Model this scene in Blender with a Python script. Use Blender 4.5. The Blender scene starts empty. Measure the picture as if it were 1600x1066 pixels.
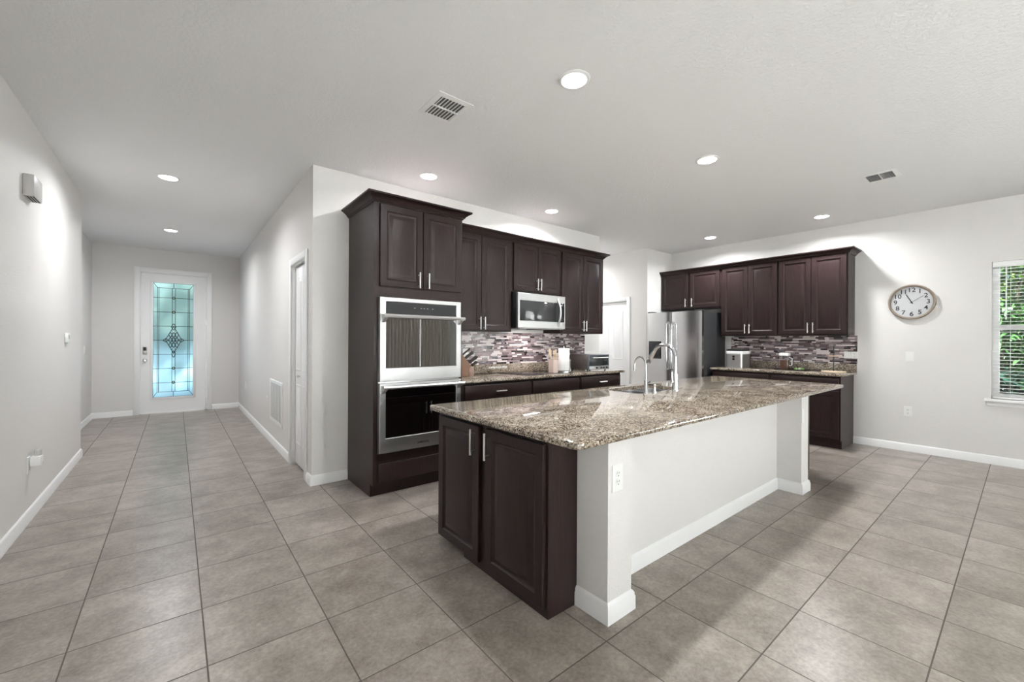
import bpy, bmesh, math, random
from mathutils import Vector, Matrix
random.seed(7)
S = bpy.context.scene
COL = S.collection
PI = math.pi
# ------------------------------------------------------------------ camera
YAW, FPX, ROLL, EYE = 0.6797, 649.5, 0.0055, 1.29
cd = bpy.data.cameras.new('camera'); cam = bpy.data.objects.new('camera', cd); COL.objects.link(cam)
cd.sensor_width = 36.0; cd.lens = FPX / 1600 * 36.0; cd.clip_start = 0.02; cd.clip_end = 200
fw = Vector((math.sin(YAW), math.cos(YAW), 0)); rt = Vector((math.cos(YAW), -math.sin(YAW), 0)); up = Vector((0, 0, 1))
r2 = rt * math.cos(ROLL) + up * math.sin(ROLL); u2 = up * math.cos(ROLL) - rt * math.sin(ROLL)
cam.matrix_world = Matrix(((r2.x, u2.x, -fw.x, 0), (r2.y, u2.y, -fw.y, 0), (r2.z, u2.z, -fw.z, EYE), (0, 0, 0, 1)))
S.camera = cam
# ------------------------------------------------------------------ world, daylight, exposure
S.view_settings.view_transform = 'Standard'; S.view_settings.look = 'None'
S.view_settings.gamma = 1; S.view_settings.exposure = 0.23; S.view_settings.use_curve_mapping = False
W = bpy.data.worlds.new('sky'); S.world = W; W.use_nodes = True
wn = W.node_tree.nodes; wl = W.node_tree.links; wn.clear()
wo = wn.new('ShaderNodeOutputWorld'); wb = wn.new('ShaderNodeBackground'); sk = wn.new('ShaderNodeTexSky')
sk.sky_type = 'HOSEK_WILKIE'; sk.turbidity = 5; sk.ground_albedo = 0.4
sk.sun_direction = Vector((-0.3, 0.2, 0.93)).normalized()
hs = wn.new('ShaderNodeHueSaturation'); hs.inputs['Saturation'].default_value = 0.45
wl.new(sk.outputs[0], hs.inputs['Color']); wl.new(hs.outputs[0], wb.inputs['Color']); wl.new(wb.outputs[0], wo.inputs['Surface'])
wb.inputs['Strength'].default_value = 0.9
LAMP_W = 24.0
sun = bpy.data.lights.new('sun', 'SUN'); sun.energy = 56.0; sun.angle = 0.02; sun.color = (0.98, 0.98, 1)
so = bpy.data.objects.new('sun', sun); COL.objects.link(so); so.rotation_euler = (math.radians(-26), math.radians(-14), 0)
def portal(name, loc, rot, sx, sy):
    l = bpy.data.lights.new(name, 'AREA'); l.shape = 'RECTANGLE'; l.size = sx; l.size_y = sy
    l.cycles.is_portal = True
    o = bpy.data.objects.new(name, l); COL.objects.link(o); o.location = loc; o.rotation_euler = rot
portal('daylight_patio', (3.2, -4.45, 1.2), (PI / 2, 0, 0), 5.5, 2.5)
portal('daylight_window', (6.95, -0.22, 1.43), (PI / 2, 0, PI / 2), 0.95, 1.5)
portal('daylight_left_door', (-1.05, -2.3, 1.2), (PI / 2, 0, -PI / 2), 3.2, 2.5)
portal('daylight_side_door', (6.95, -2.6, 1.2), (PI / 2, 0, PI / 2), 2.8, 2.4)
# ------------------------------------------------------------------ material helpers
def mat(name):
    m = bpy.data.materials.new(name); m.use_nodes = True
    nt = m.node_tree; b = nt.nodes['Principled BSDF']
    return m, nt, b
def lin(*c):
    return tuple(((x / 255) / 12.92 if x / 255 <= 0.04045 else ((x / 255 + 0.055) / 1.055) ** 2.4) for x in c) + (1,)
def plain(name, col, rough=0.5, metal=0.0, spec=0.5, **k):
    m, nt, b = mat(name)
    b.inputs['Base Color'].default_value = col; b.inputs['Roughness'].default_value = rough
    b.inputs['Metallic'].default_value = metal; b.inputs['Specular IOR Level'].default_value = spec
    # faint procedural variation in the finish
    tc = nt.nodes.new('ShaderNodeTexCoord'); nz = nt.nodes.new('ShaderNodeTexNoise')
    nz.inputs['Scale'].default_value = k.get('ns', 30); nz.inputs['Detail'].default_value = 3
    nt.links.new(tc.outputs['Object'], nz.inputs['Vector'])
    mr = nt.nodes.new('ShaderNodeMapRange'); mr.inputs['To Min'].default_value = max(0.02, rough - 0.03); mr.inputs['To Max'].default_value = min(1, rough + 0.03)
    nt.links.new(nz.outputs['Fac'], mr.inputs['Value']); nt.links.new(mr.outputs['Result'], b.inputs['Roughness'])
    return m
def ramp(nt, stops, interp='LINEAR'):
    r = nt.nodes.new('ShaderNodeValToRGB'); r.color_ramp.interpolation = interp
    e = r.color_ramp.elements
    while len(e) < len(stops): e.new(0.5)
    for q, (p, c) in zip(e, stops): q.position = p; q.color = c
    return r
def mathn(nt, op, a, b=None):
    n = nt.nodes.new('ShaderNodeMath'); n.operation = op
    for i, v in enumerate((a, b)):
        if v is None: continue
        if isinstance(v, (int, float)): n.inputs[i].default_value = v
        else: nt.links.new(v, n.inputs[i])
    return n.outputs[0]
def paint(name, col, scale, strength, dist, rough=0.55):
    m, nt, b = mat(name)
    b.inputs['Base Color'].default_value = col; b.inputs['Roughness'].default_value = rough
    b.inputs['Specular IOR Level'].default_value = 0.35
    tc = nt.nodes.new('ShaderNodeTexCoord'); nz = nt.nodes.new('ShaderNodeTexNoise')
    nz.inputs['Scale'].default_value = scale; nz.inputs['Detail'].default_value = 4; nz.inputs['Roughness'].default_value = 0.55
    nt.links.new(tc.outputs['Object'], nz.inputs['Vector'])
    r = ramp(nt, [(0.4, (0, 0, 0, 1)), (0.62, (1, 1, 1, 1))]); nt.links.new(nz.outputs['Fac'], r.inputs[0])
    bp = nt.nodes.new('ShaderNodeBump'); bp.inputs['Strength'].default_value = strength; bp.inputs['Distance'].default_value = dist
    nt.links.new(r.outputs[0], bp.inputs['Height']); nt.links.new(bp.outputs[0], b.inputs['Normal'])
    return m
M = {}
M['wall'] = paint('wall_paint', (0.75, 0.732, 0.715, 1), 130, 0.35, 0.0025, 0.5)
M['ceiling'] = paint('ceiling_texture', (0.84, 0.84, 0.84, 1), 60, 0.32, 0.004, 0.8)
M['trim'] = plain('white_semigloss', (0.87, 0.87, 0.87, 1), 0.35)
M['white'] = plain('white_plastic', (0.83, 0.83, 0.82, 1), 0.35)
M['blind'] = plain('blind_white', (0.9, 0.9, 0.9, 1), 0.4)
M['beige'] = plain('beige_plastic', (0.52, 0.51, 0.49, 1), 0.45)
M['black'] = plain('black_plastic', (0.012, 0.012, 0.013, 1), 0.35)
M['slot'] = plain('dark_recess', (0.02, 0.02, 0.02, 1), 0.7)
M['chrome'] = plain('chrome', (0.72, 0.73, 0.74, 1), 0.08, 1.0)
M['nickel'] = plain('brushed_nickel', (0.66, 0.65, 0.63, 1), 0.3, 1.0)
M['gun'] = plain('dark_steel_side', (0.055, 0.057, 0.06, 1), 0.4, 0.4)
M['vent_shade'] = plain('vent_shade_grey', (0.16, 0.16, 0.16, 1), 0.8)  # flat grey stands in for the shade behind vent slats
M['lead'] = plain('lead_came', (0.02, 0.025, 0.025, 1), 0.5, 0.5)
# dark cabinet wood
m, nt, b = mat('espresso_wood')
tc = nt.nodes.new('ShaderNodeTexCoord'); mp = nt.nodes.new('ShaderNodeMapping'); mp.inputs['Scale'].default_value = (22, 22, 2.2)
nz = nt.nodes.new('ShaderNodeTexNoise'); nz.inputs['Scale'].default_value = 3; nz.inputs['Detail'].default_value = 6
nt.links.new(tc.outputs['Object'], mp.inputs['Vector']); nt.links.new(mp.outputs[0], nz.inputs['Vector'])
r = ramp(nt, [(0.3, (0.0200, 0.0115, 0.0112, 1)), (0.7, (0.031, 0.0185, 0.018, 1))]); nt.links.new(nz.outputs['Fac'], r.inputs[0])
nt.links.new(r.outputs[0], b.inputs['Base Color']); b.inputs['Roughness'].default_value = 0.34; b.inputs['Specular IOR Level'].default_value = 0.24
M['wood'] = m
# floor tile
m, nt, b = mat('porcelain_floor_tile')
tc = nt.nodes.new('ShaderNodeTexCoord'); sp = nt.nodes.new('ShaderNodeSeparateXYZ'); nt.links.new(tc.outputs['Object'], sp.inputs[0])
P, OX, OY = 0.4475, 0.997, 2.473
u = mathn(nt, 'DIVIDE', mathn(nt, 'SUBTRACT', sp.outputs['X'], OX), P); v = mathn(nt, 'DIVIDE', mathn(nt, 'SUBTRACT', sp.outputs['Y'], OY), P)
fu = mathn(nt, 'PINGPONG', u, 0.5); fv = mathn(nt, 'PINGPONG', v, 0.5)
dmin = mathn(nt, 'MINIMUM', fu, fv)
gm = nt.nodes.new('ShaderNodeMapRange'); gm.inputs['From Min'].default_value = 0.0045; gm.inputs['From Max'].default_value = 0.0075
nt.links.new(dmin, gm.inputs['Value'])
cx = nt.nodes.new('ShaderNodeCombineXYZ'); nt.links.new(mathn(nt, 'FLOOR', u), cx.inputs[0]); nt.links.new(mathn(nt, 'FLOOR', v), cx.inputs[1])
wnz = nt.nodes.new('ShaderNodeTexWhiteNoise'); nt.links.new(cx.outputs[0], wnz.inputs['Vector'])
off = nt.nodes.new('ShaderNodeVectorMath'); off.operation = 'MULTIPLY_ADD'
nt.links.new(wnz.outputs['Color'], off.inputs[0]); off.inputs[1].default_value = (9, 9, 9); nt.links.new(tc.outputs['Object'], off.inputs[2])
n1 = nt.nodes.new('ShaderNodeTexNoise'); n1.inputs['Scale'].default_value = 5; n1.inputs['Detail'].default_value = 8; n1.inputs['Roughness'].default_value = 0.62
n2 = nt.nodes.new('ShaderNodeTexNoise'); n2.inputs['Scale'].default_value = 55; n2.inputs['Detail'].default_value = 5; n2.inputs['Roughness'].default_value = 0.7
nt.links.new(off.outputs[0], n1.inputs['Vector']); nt.links.new(off.outputs[0], n2.inputs['Vector'])
mixf = mathn(nt, 'ADD', mathn(nt, 'MULTIPLY', n1.outputs['Fac'], 0.55), mathn(nt, 'MULTIPLY', n2.outputs['Fac'], 0.45))
mixf = mathn(nt, 'ADD', mixf, mathn(nt, 'MULTIPLY', mathn(nt, 'SUBTRACT', wnz.outputs['Value'], 0.5), 0.06))
r = ramp(nt, [(0.34, (0.162, 0.137, 0.115, 1)), (0.5, (0.280, 0.243, 0.211, 1)), (0.66, (0.410, 0.365, 0.325, 1))]); nt.links.new(mixf, r.inputs[0])
mx = nt.nodes.new('ShaderNodeMix'); mx.data_type = 'RGBA'; mx.inputs['A'].default_value = (0.10, 0.085, 0.072, 1)
nt.links.new(gm.outputs['Result'], mx.inputs['Factor']); nt.links.new(r.outputs[0], mx.inputs['B']); nt.links.new(mx.outputs['Result'], b.inputs['Base Color'])
rr = nt.nodes.new('ShaderNodeMapRange'); rr.inputs['To Min'].default_value = 0.7; rr.inputs['To Max'].default_value = 0.29
nt.links.new(gm.outputs['Result'], rr.inputs['Value']); nt.links.new(rr.outputs['Result'], b.inputs['Roughness'])
bp = nt.nodes.new('ShaderNodeBump'); bp.inputs['Strength'].default_value = 0.5; bp.inputs['Distance'].default_value = 0.002
hh = mathn(nt, 'ADD', gm.outputs['Result'], mathn(nt, 'MULTIPLY', n2.outputs['Fac'], 0.35)); nt.links.new(hh, bp.inputs['Height']); nt.links.new(bp.outputs[0], b.inputs['Normal'])
M['tile'] = m
# granite
m, nt, b = mat('speckled_granite')
tc = nt.nodes.new('ShaderNodeTexCoord')
wv = nt.nodes.new('ShaderNodeTexNoise'); wv.inputs['Scale'].default_value = 14; wv.inputs['Detail'].default_value = 3
nt.links.new(tc.outputs['Object'], wv.inputs['Vector'])
ad = nt.nodes.new('ShaderNodeVectorMath'); ad.operation = 'MULTIPLY_ADD'; ad.inputs[1].default_value = (0.03, 0.03, 0.03)
nt.links.new(wv.outputs['Color'], ad.inputs[0]); nt.links.new(tc.outputs['Object'], ad.inputs[2])
vo = nt.nodes.new('ShaderNodeTexVoronoi'); vo.inputs['Scale'].default_value = 150; nt.links.new(ad.outputs[0], vo.inputs['Vector'])
sr = nt.nodes.new('ShaderNodeSeparateColor'); nt.links.new(vo.outputs['Color'], sr.inputs[0])
big = nt.nodes.new('ShaderNodeTexNoise'); big.inputs['Scale'].default_value = 7; big.inputs['Detail'].default_value = 4; nt.links.new(tc.outputs['Object'], big.inputs['Vector'])
fac = mathn(nt, 'ADD', mathn(nt, 'MULTIPLY', sr.outputs[0], 0.8), mathn(nt, 'MULTIPLY', mathn(nt, 'SUBTRACT', big.outputs['Fac'], 0.4), 0.75))
r = ramp(nt, [(0.0, (0.018, 0.014, 0.012, 1)), (0.10, (0.075, 0.055, 0.042, 1)), (0.24, (0.155, 0.118, 0.088, 1)), (0.42, (0.30, 0.245, 0.185, 1)), (0.66, (0.42, 0.375, 0.305, 1)), (0.88, (0.58, 0.54, 0.47, 1))], 'CONSTANT')
nt.links.new(fac, r.inputs[0]); nt.links.new(r.outputs[0], b.inputs['Base Color'])
b.inputs['Roughness'].default_value = 0.045; b.inputs['Specular IOR Level'].default_value = 0.75
M['granite'] = m
# brushed steel
def steel(name, col, rough, axis):
    m, nt, b = mat(name); b.inputs['Metallic'].default_value = 1.0; b.inputs['Base Color'].default_value = col
    tc = nt.nodes.new('ShaderNodeTexCoord'); mp = nt.nodes.new('ShaderNodeMapping'); mp.inputs['Scale'].default_value = axis
    nz = nt.nodes.new('ShaderNodeTexNoise'); nz.inputs['Scale'].default_value = 6; nz.inputs['Detail'].default_value = 4
    nt.links.new(tc.outputs['Object'], mp.inputs['Vector']); nt.links.new(mp.outputs[0], nz.inputs['Vector'])
    mr = nt.nodes.new('ShaderNodeMapRange'); mr.inputs['To Min'].default_value = rough - 0.05; mr.inputs['To Max'].default_value = rough + 0.07
    nt.links.new(nz.outputs['Fac'], mr.inputs['Value']); nt.links.new(mr.outputs['Result'], b.inputs['Roughness'])
    return m
M['steel'] = steel('brushed_steel', (0.57, 0.57, 0.57, 1), 0.34, (2, 2, 90))
M['sink_steel'] = steel('satin_sink_steel', (0.30, 0.30, 0.31, 1), 0.38, (20, 20, 20))
M['fridge'] = steel('brushed_steel_dark', (0.66, 0.665, 0.67, 1), 0.20, (60, 60, 1))
# panes
def pane(name, tint, refl, rough=0.0, trans=None):
    m = bpy.data.materials.new(name); m.use_nodes = True; nt = m.node_tree; nt.nodes.clear()
    o = nt.nodes.new('ShaderNodeOutputMaterial'); t = nt.nodes.new('ShaderNodeBsdfTransparent'); t.inputs[0].default_value = tint
    g = nt.nodes.new('ShaderNodeBsdfGlossy'); g.inputs['Roughness'].default_value = rough; g.inputs['Color'].default_value = (0.9, 0.92, 0.94, 1)
    f = nt.nodes.new('ShaderNodeLayerWeight'); f.inputs['Blend'].default_value = 0.25
    mr = nt.nodes.new('ShaderNodeMapRange'); mr.inputs['To Min'].default_value = refl; mr.inputs['To Max'].default_value = min(1, refl + 0.5)
    nt.links.new(f.outputs['Facing'], mr.inputs['Value'])
    x = nt.nodes.new('ShaderNodeMixShader'); nt.links.new(mr.outputs['Result'], x.inputs[0]); nt.links.new(t.outputs[0], x.inputs[1]); nt.links.new(g.outputs[0], x.inputs[2])
    nt.links.new(x.outputs[0], o.inputs['Surface']); return m
M['pane'] = pane('clear_glass', (0.97, 0.99, 0.98, 1), 0.03)
M['oven_glass'] = pane('oven_glass', (0.30, 0.30, 0.31, 1), 0.30)
M['clock_glass'] = pane('clock_glass', (0.98, 0.98, 0.98, 1), 0.04)
m, nt, b = mat('obscure_door_glass')
b.inputs['Base Color'].default_value = (0.66, 0.91, 0.92, 1); b.inputs['Transmission Weight'].default_value = 1.0
b.inputs['Roughness'].default_value = 0.35; b.inputs['IOR'].default_value = 1.2
tc = nt.nodes.new('ShaderNodeTexCoord'); nz = nt.nodes.new('ShaderNodeTexNoise'); nz.inputs['Scale'].default_value = 45
nt.links.new(tc.outputs['Object'], nz.inputs['Vector']); bp = nt.nodes.new('ShaderNodeBump'); bp.inputs['Strength'].default_value = 0.3; bp.inputs['Distance'].default_value = 0.004
nt.links.new(nz.outputs['Fac'], bp.inputs['Height']); nt.links.new(bp.outputs[0], b.inputs['Normal'])
M['obscure'] = m
M['bevel_glass'] = plain('bevelled_glass', (0.55, 0.70, 0.50, 1), 0.15)
M['black_glass'] = plain('black_ceramic_glass', (0.008, 0.008, 0.009, 1), 0.06, 0, 0.6)
M['mw_glass'] = plain('smoked_glass', (0.035, 0.037, 0.04, 1), 0.07, 0, 0.8)
def emit(name, col, s):
    m = bpy.data.materials.new(name); m.use_nodes = True; nt = m.node_tree; nt.nodes.clear()
    o = nt.nodes.new('ShaderNodeOutputMaterial'); e = nt.nodes.new('ShaderNodeEmission'); e.inputs[0].default_value = col; e.inputs[1].default_value = s
    nt.links.new(e.outputs[0], o.inputs['Surface']); return m
M['lens'] = emit('lit_lens', (1, 0.985, 0.965, 1), 14.0)
M['mos'] = [plain('mosaic_' + n, c, rg, 0, 0.6) for n, c, rg in (
    ('plum', lin(104, 86, 90), 0.18), ('mauve', lin(150, 134, 138), 0.25), ('pearl', lin(222, 212, 212), 0.2), ('black', lin(38, 32, 36), 0.1),
    ('grey', lin(120, 114, 120), 0.15), ('taupe', lin(160, 144, 142), 0.35), ('grout', lin(150, 140, 140), 0.8))]
M['leaf'] = plain('glossy_leaf', (0.022, 0.075, 0.014, 1), 0.4)
M['leaf2'] = plain('bright_leaf', (0.065, 0.14, 0.022, 1), 0.45)
M['leaf3'] = plain('dark_leaf', (0.006, 0.026, 0.016, 1), 0.4)
M['leaf4'] = plain('silvery_leaf', (0.10, 0.15, 0.11, 1), 0.5)
M['bark'] = plain('bark', (0.10, 0.08, 0.06, 1), 0.9)
M['lawn'] = plain('lawn', (0.012, 0.03, 0.01, 1), 1.0, 0, 0.0)
M['concrete'] = plain('porch_concrete', (0.13, 0.19, 0.26, 1), 0.85)
M['bounce_paver'] = plain('pale_bounce_paver', (0.7, 0.69, 0.67, 1), 0.85)  # pale so the added paving throws sunlight up through the doors
M['dark_handle'] = plain('dark_brown_grip', (0.055, 0.042, 0.036, 1), 0.35)
M['oak'] = plain('warm_wood', (0.17, 0.07, 0.022, 1), 0.4)
M['walnut'] = plain('rosy_wood', (0.30, 0.20, 0.16, 1), 0.45)
M['maple'] = plain('pale_wood', (0.66, 0.52, 0.38, 1), 0.5)
M['pinkwood'] = plain('pale_pink_ceramic', (0.66, 0.53, 0.46, 1), 0.45)
M['paper'] = plain('paper', (0.86, 0.86, 0.84, 1), 0.9)
M['coffee'] = plain('coffee', (0.09, 0.035, 0.015, 1), 0.6)
M['green'] = plain('green_plastic', (0.25, 0.42, 0.12, 1), 0.4)
M['cloth'] = plain('cream_curtain', (0.62, 0.57, 0.5, 1), 0.9)
M['clock_rim'] = plain('taupe_clock_rim', (0.27, 0.22, 0.175, 1), 0.35)
M['clock_face'] = plain('grey_clock_face', (0.53, 0.54, 0.55, 1), 0.6)
M['ink'] = plain('dark_ink', (0.02, 0.02, 0.022, 1), 0.5)
M['toaster'] = plain('taupe_metal', (0.14, 0.125, 0.115, 1), 0.3, 0.7)
M['slate'] = plain('blue_grey_metal', (0.10, 0.125, 0.15, 1), 0.3, 0.6)
# ------------------------------------------------------------------ mesh helpers
def box(bm, x0, x1, y0, y1, z0, z1, bev=0.0, seg=2):
    vs = [bm.verts.new((x, y, z)) for x in (x0, x1) for y in (y0, y1) for z in (z0, z1)]
    fs = [(0, 1, 3, 2), (4, 6, 7, 5), (0, 4, 5, 1), (2, 3, 7, 6), (0, 2, 6, 4), (1, 5, 7, 3)]
    faces = [bm.faces.new([vs[i] for i in f]) for f in fs]
    if bev:
        es = list({e for f in faces for e in f.edges})
        bmesh.ops.bevel(bm, geom=es, offset=bev, segments=seg, affect='EDGES', profile=0.5)
def loft(bm, rings, cap0=True, cap1=True, close=True, mi=0):
    R = [[bm.verts.new(p) for p in r] for r in rings]; n = len(R[0]); out = []
    for a, b_ in zip(R, R[1:]):
        for i in range(n if close else n - 1):
            j = (i + 1) % n; out.append(bm.faces.new((a[i], a[j], b_[j], b_[i])))
    if cap0: out.append(bm.faces.new(R[0][::-1]))
    if cap1: out.append(bm.faces.new(R[-1]))
    for f in out: f.material_index = mi
    return R
def tube(bm, pts, r, n=10, closed=False, caps=True):
    pts = [Vector(p) for p in pts]; rs = r if isinstance(r, (list, tuple)) else [r] * len(pts)
    rings = []; prev = None
    for i, p in enumerate(pts):
        a = pts[i - 1] if (i or closed) else p; c = pts[(i + 1) % len(pts)] if (i < len(pts) - 1 or closed) else p
        t = (c - a).normalized()
        if prev is None:
            prev = t.orthogonal().normalized()
        prev = (prev - t * prev.dot(t)).normalized(); q = t.cross(prev)
        rings.append([p + (prev * math.cos(2 * PI * k / n) + q * math.sin(2 * PI * k / n)) * rs[i] for k in range(n)])
    if closed: rings.append(rings[0]); loft(bm, rings, False, False)
    else: loft(bm, rings, caps, caps)
def lathe(bm, prof, c=(0, 0, 0), n=24, axis='z', cap0=True, cap1=True):
    rings = []
    for r, h in prof:
        ring = []
        for k in range(n):
            a = 2 * PI * k / n; x, y = r * math.cos(a), r * math.sin(a)
            if axis == 'z': p = (c[0] + x, c[1] + y, c[2] + h)
            elif axis == 'y': p = (c[0] + x, c[1] - h, c[2] + y)
            else: p = (c[0] + h, c[1] + x, c[2] + y)
            ring.append(p)
        rings.append(ring)
    loft(bm, rings, cap0, cap1)
def prism(bm, poly, y0, y1):      # polygon in x,z extruded along y
    loft(bm, [[(x, y0, z) for x, z in poly], [(x, y1, z) for x, z in poly]])
def prism_z(bm, poly, z0, z1):
    loft(bm, [[(x, y, z0) for x, y in poly], [(x, y, z1) for x, y in poly]])
def sweep(bm, path, prof, side=1):   # path in x,y; profile (out, z); out is to the right of travel when side=1
    path = [Vector((p[0], p[1])) for p in path]; rings = []
    for i, p in enumerate(path):
        ds = []
        if i: ds.append((p - path[i - 1]).normalized())
        if i < len(path) - 1: ds.append((path[i + 1] - p).normalized())
        ns = [Vector((d.y, -d.x)) * side for d in ds]
        if len(ns) == 2:
            m_ = (ns[0] + ns[1]); m_ = m_ / (m_.dot(ns[0]))
        else: m_ = ns[0]
        rings.append([(p.x + m_.x * o, p.y + m_.y * o, z) for o, z in prof])
    loft(bm, rings)
def rrect(x0, x1, y0, y1, r, n=6):
    pts = []
    for cx_, cy_, a0 in ((x1 - r, y1 - r, 0), (x0 + r, y1 - r, 90), (x0 + r, y0 + r, 180), (x1 - r, y0 + r, 270)):
        for k in range(n + 1):
            a = math.radians(a0 + 90 * k / n); pts.append((cx_ + r * math.cos(a), cy_ + r * math.sin(a)))
    return pts
def obj(name, bm, m, parent=None, loc=(0, 0, 0), rot=(0, 0, 0), smooth=True, label=None):
    bmesh.ops.recalc_face_normals(bm, faces=bm.faces)
    me = bpy.data.meshes.new(name); bm.to_mesh(me); bm.free()
    for q in (m if isinstance(m, list) else [m]): me.materials.append(q if not isinstance(q, str) else M[q])
    if smooth:
        me.shade_smooth(); me.set_sharp_from_angle(angle=math.radians(35))
    o = bpy.data.objects.new(name, me); COL.objects.link(o)
    o.location = loc; o.rotation_euler = rot
    if parent: o.parent = parent
    if label: o['label'] = label
    return o
def tag(o, label, cat, group=None):
    o['label'] = label; o['category'] = cat
    if group: o['group'] = group
    return o
def thing(name, label, cat, loc=(0, 0, 0), rz=0.0, group=None):
    o = bpy.data.objects.new(name, None); COL.objects.link(o); o.empty_display_size = 0.05
    o.location = loc; o.rotation_euler = (0, 0, rz); return tag(o, label, cat, group)
def struct(name, bm, m, parent=None, **k):
    o = obj(name, bm, m, parent, **k)
    if not parent: o['kind'] = 'structure'
    return o
def NB(): return bmesh.new()
def bx(name, m, dims, parent=None, bev=0.0, **k):
    b_ = NB(); box(b_, *dims, bev=bev); return obj(name, b_, m, parent, **k)
FONT_CACHE = {}
def text_mesh(s, size, depth=0.0006, shear=0.0):
    cu = bpy.data.curves.new('lettering', 'FONT'); cu.body = s; cu.size = size; cu.extrude = depth; cu.align_x = 'CENTER'; cu.align_y = 'CENTER'; cu.shear = shear; cu.offset = size * 0.012
    o = bpy.data.objects.new('lettering', cu); COL.objects.link(o); bpy.context.view_layer.update()
    me = bpy.data.meshes.new_from_object(o.evaluated_get(bpy.context.evaluated_depsgraph_get()))
    bpy.data.objects.remove(o); bpy.data.curves.remove(cu)
    for v_ in me.vertices: v_.co = Vector((v_.co.x, -v_.co.z, v_.co.y))
    return me
# ------------------------------------------------------------------ room shell
CEIL, XL, XR, YB = 2.84, -0.805, 6.80, -4.3
YK, XH, YE = 3.963, 0.935, 9.445          # kitchen wall face, hall right wall face, entry wall face
bm = NB(); box(bm, -1.0, 7.0, YB - 0.15, YE + 0.12, -0.1, 0.0); box(bm, -1.3, -1.0, 6.3, YE + 0.12, -0.1, 0.0); struct('floor', bm, 'tile', smooth=False)
bm = NB(); box(bm, -1.3, 7.0, YB - 0.15, YE + 0.12, CEIL, CEIL + 0.12); struct('ceiling', bm, 'ceiling', smooth=False)
bm = NB(); box(bm, -1.0, XL, -0.7, 6.35, 0, CEIL); box(bm, -1.2, XL, 6.35, 6.48, 0, CEIL); box(bm, -1.0, XL, YB, -3.9, 0, CEIL); box(bm, -1.0, XL, -3.9, -0.7, 2.45, CEIL); struct('wall_left', bm, 'wall', smooth=False)
bm = NB(); box(bm, -1.2, -1.055, 6.48, YE, 0, CEIL); struct('wall_entry_left', bm, 'wall', smooth=False)
DX0, DX1, DZ = -0.490, 0.448, 2.447          # front door opening
bm = NB(); box(bm, -1.2, DX0, YE, YE + 0.12, 0, CEIL); box(bm, DX1, 1.0, YE, YE + 0.12, 0, CEIL); box(bm, DX0, DX1, YE, YE + 0.12, DZ, CEIL)
struct('wall_entry', bm, 'wall', smooth=False)
BY0, BY1, BZ = 4.185, 4.80, 2.06              # closet opening in the hall wall
bm = NB(); box(bm, XH, XH + 0.12, YK, BY0, 0, CEIL); box(bm, XH, XH + 0.12, BY1, YE, 0, CEIL); box(bm, XH, XH + 0.12, BY0, BY1, BZ, CEIL)
box(bm, XH + 0.12, XH + 0.7, 5.1, 5.2, 0, CEIL); box(bm, XH + 0.6, XH + 0.7, YK + 0.12, 5.1, 0, CEIL)
struct('wall_hall', bm, 'wall', smooth=False)
bm = NB(); box(bm, XH + 0.12, 4.856, YK, YK + 0.12, 0, CEIL); box(bm, 4.736, 4.856, YK + 0.12, 7.0, 0, CEIL); struct('wall_kitchen', bm, 'wall', smooth=False)
XP, YJ = 6.06, 3.945
PY0, PY1, PZ = 4.335, 5.07, 2.0
bm = NB(); box(bm, XP, XR + 0.12, YJ, YJ + 0.12, 0, CEIL); box(bm, XP, XP + 0.12, YJ + 0.12, PY0, 0, CEIL); box(bm, XP, XP + 0.12, PY1, 7.0, 0, CEIL); box(bm, XP, XP + 0.12, PY0, PY1, PZ, CEIL)
box(bm, XP + 0.3, XP + 0.35, YJ + 0.12, 5.4, 0, CEIL)
struct('wall_pantry', bm, 'wall', smooth=False)
bm = NB(); box(bm, 4.736, 6.2, 7.0, 7.12, 0, CEIL); struct('wall_passage', bm, 'wall', smooth=False)
WY0, WY1, WZ0, WZ1 = -0.675, 0.235, 0.70, 2.165   # window in the right wall
bm = NB(); box(bm, XR, XR + 0.15, YB, -4.0, 0, CEIL); box(bm, XR, XR + 0.15, -4.0, -1.2, 2.4, CEIL); box(bm, XR, XR + 0.15, -1.2, WY0, 0, CEIL); box(bm, XR, XR + 0.15, WY1, YJ, 0, CEIL); box(bm, XR, XR + 0.15, WY0, WY1, 0, WZ0); box(bm, XR, XR + 0.15, WY0, WY1, WZ1, CEIL)
struct('wall_right', bm, 'wall', smooth=False)
SX0, SX1, SZ = 0.5, 5.9, 2.45
bm = NB(); box(bm, -1.2, SX0, YB - 0.15, YB, 0, CEIL); box(bm, SX1, 7.0, YB - 0.15, YB, 0, CEIL); box(bm, SX0, SX1, YB - 0.15, YB, SZ, CEIL)
struct('wall_back', bm, 'wall', smooth=False)
# baseboards
BB = [(0, 0), (0.014, 0), (0.014, 0.060), (0.011, 0.068), (0.011, 0.077), (0.006, 0.087), (0, 0.092)]
def baseboard(name, path, side=1):
    b_ = NB(); sweep(b_, path, BB, side); return struct(name, b_, 'trim')
baseboard('baseboard_left', [(XL, -0.7), (XL, 6.48), (-1.055, 6.48), (-1.055, YE), (DX0 - 0.07, YE)])
baseboard('baseboard_entry', [(DX1 + 0.07, YE), (XH, YE), (XH, BY1 + 0.066)])
baseboard('baseboard_hall', [(XH, BY0 - 0.066), (XH, YK), (1.243, YK)])
baseboard('baseboard_kitchen', [(4.58, YK), (4.856, YK), (4.856, 7.0)], -1 if False else 1) if False else None
b_ = NB(); sweep(b_, [(XP, 4.26), (XP, YJ), (XR, YJ)], BB, 1); struct('baseboard_pantry', b_, 'trim')
b_ = NB(); sweep(b_, [(XR, 1.40), (XR, -1.2)], BB, 1); struct('baseboard_right', b_, 'trim')
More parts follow.
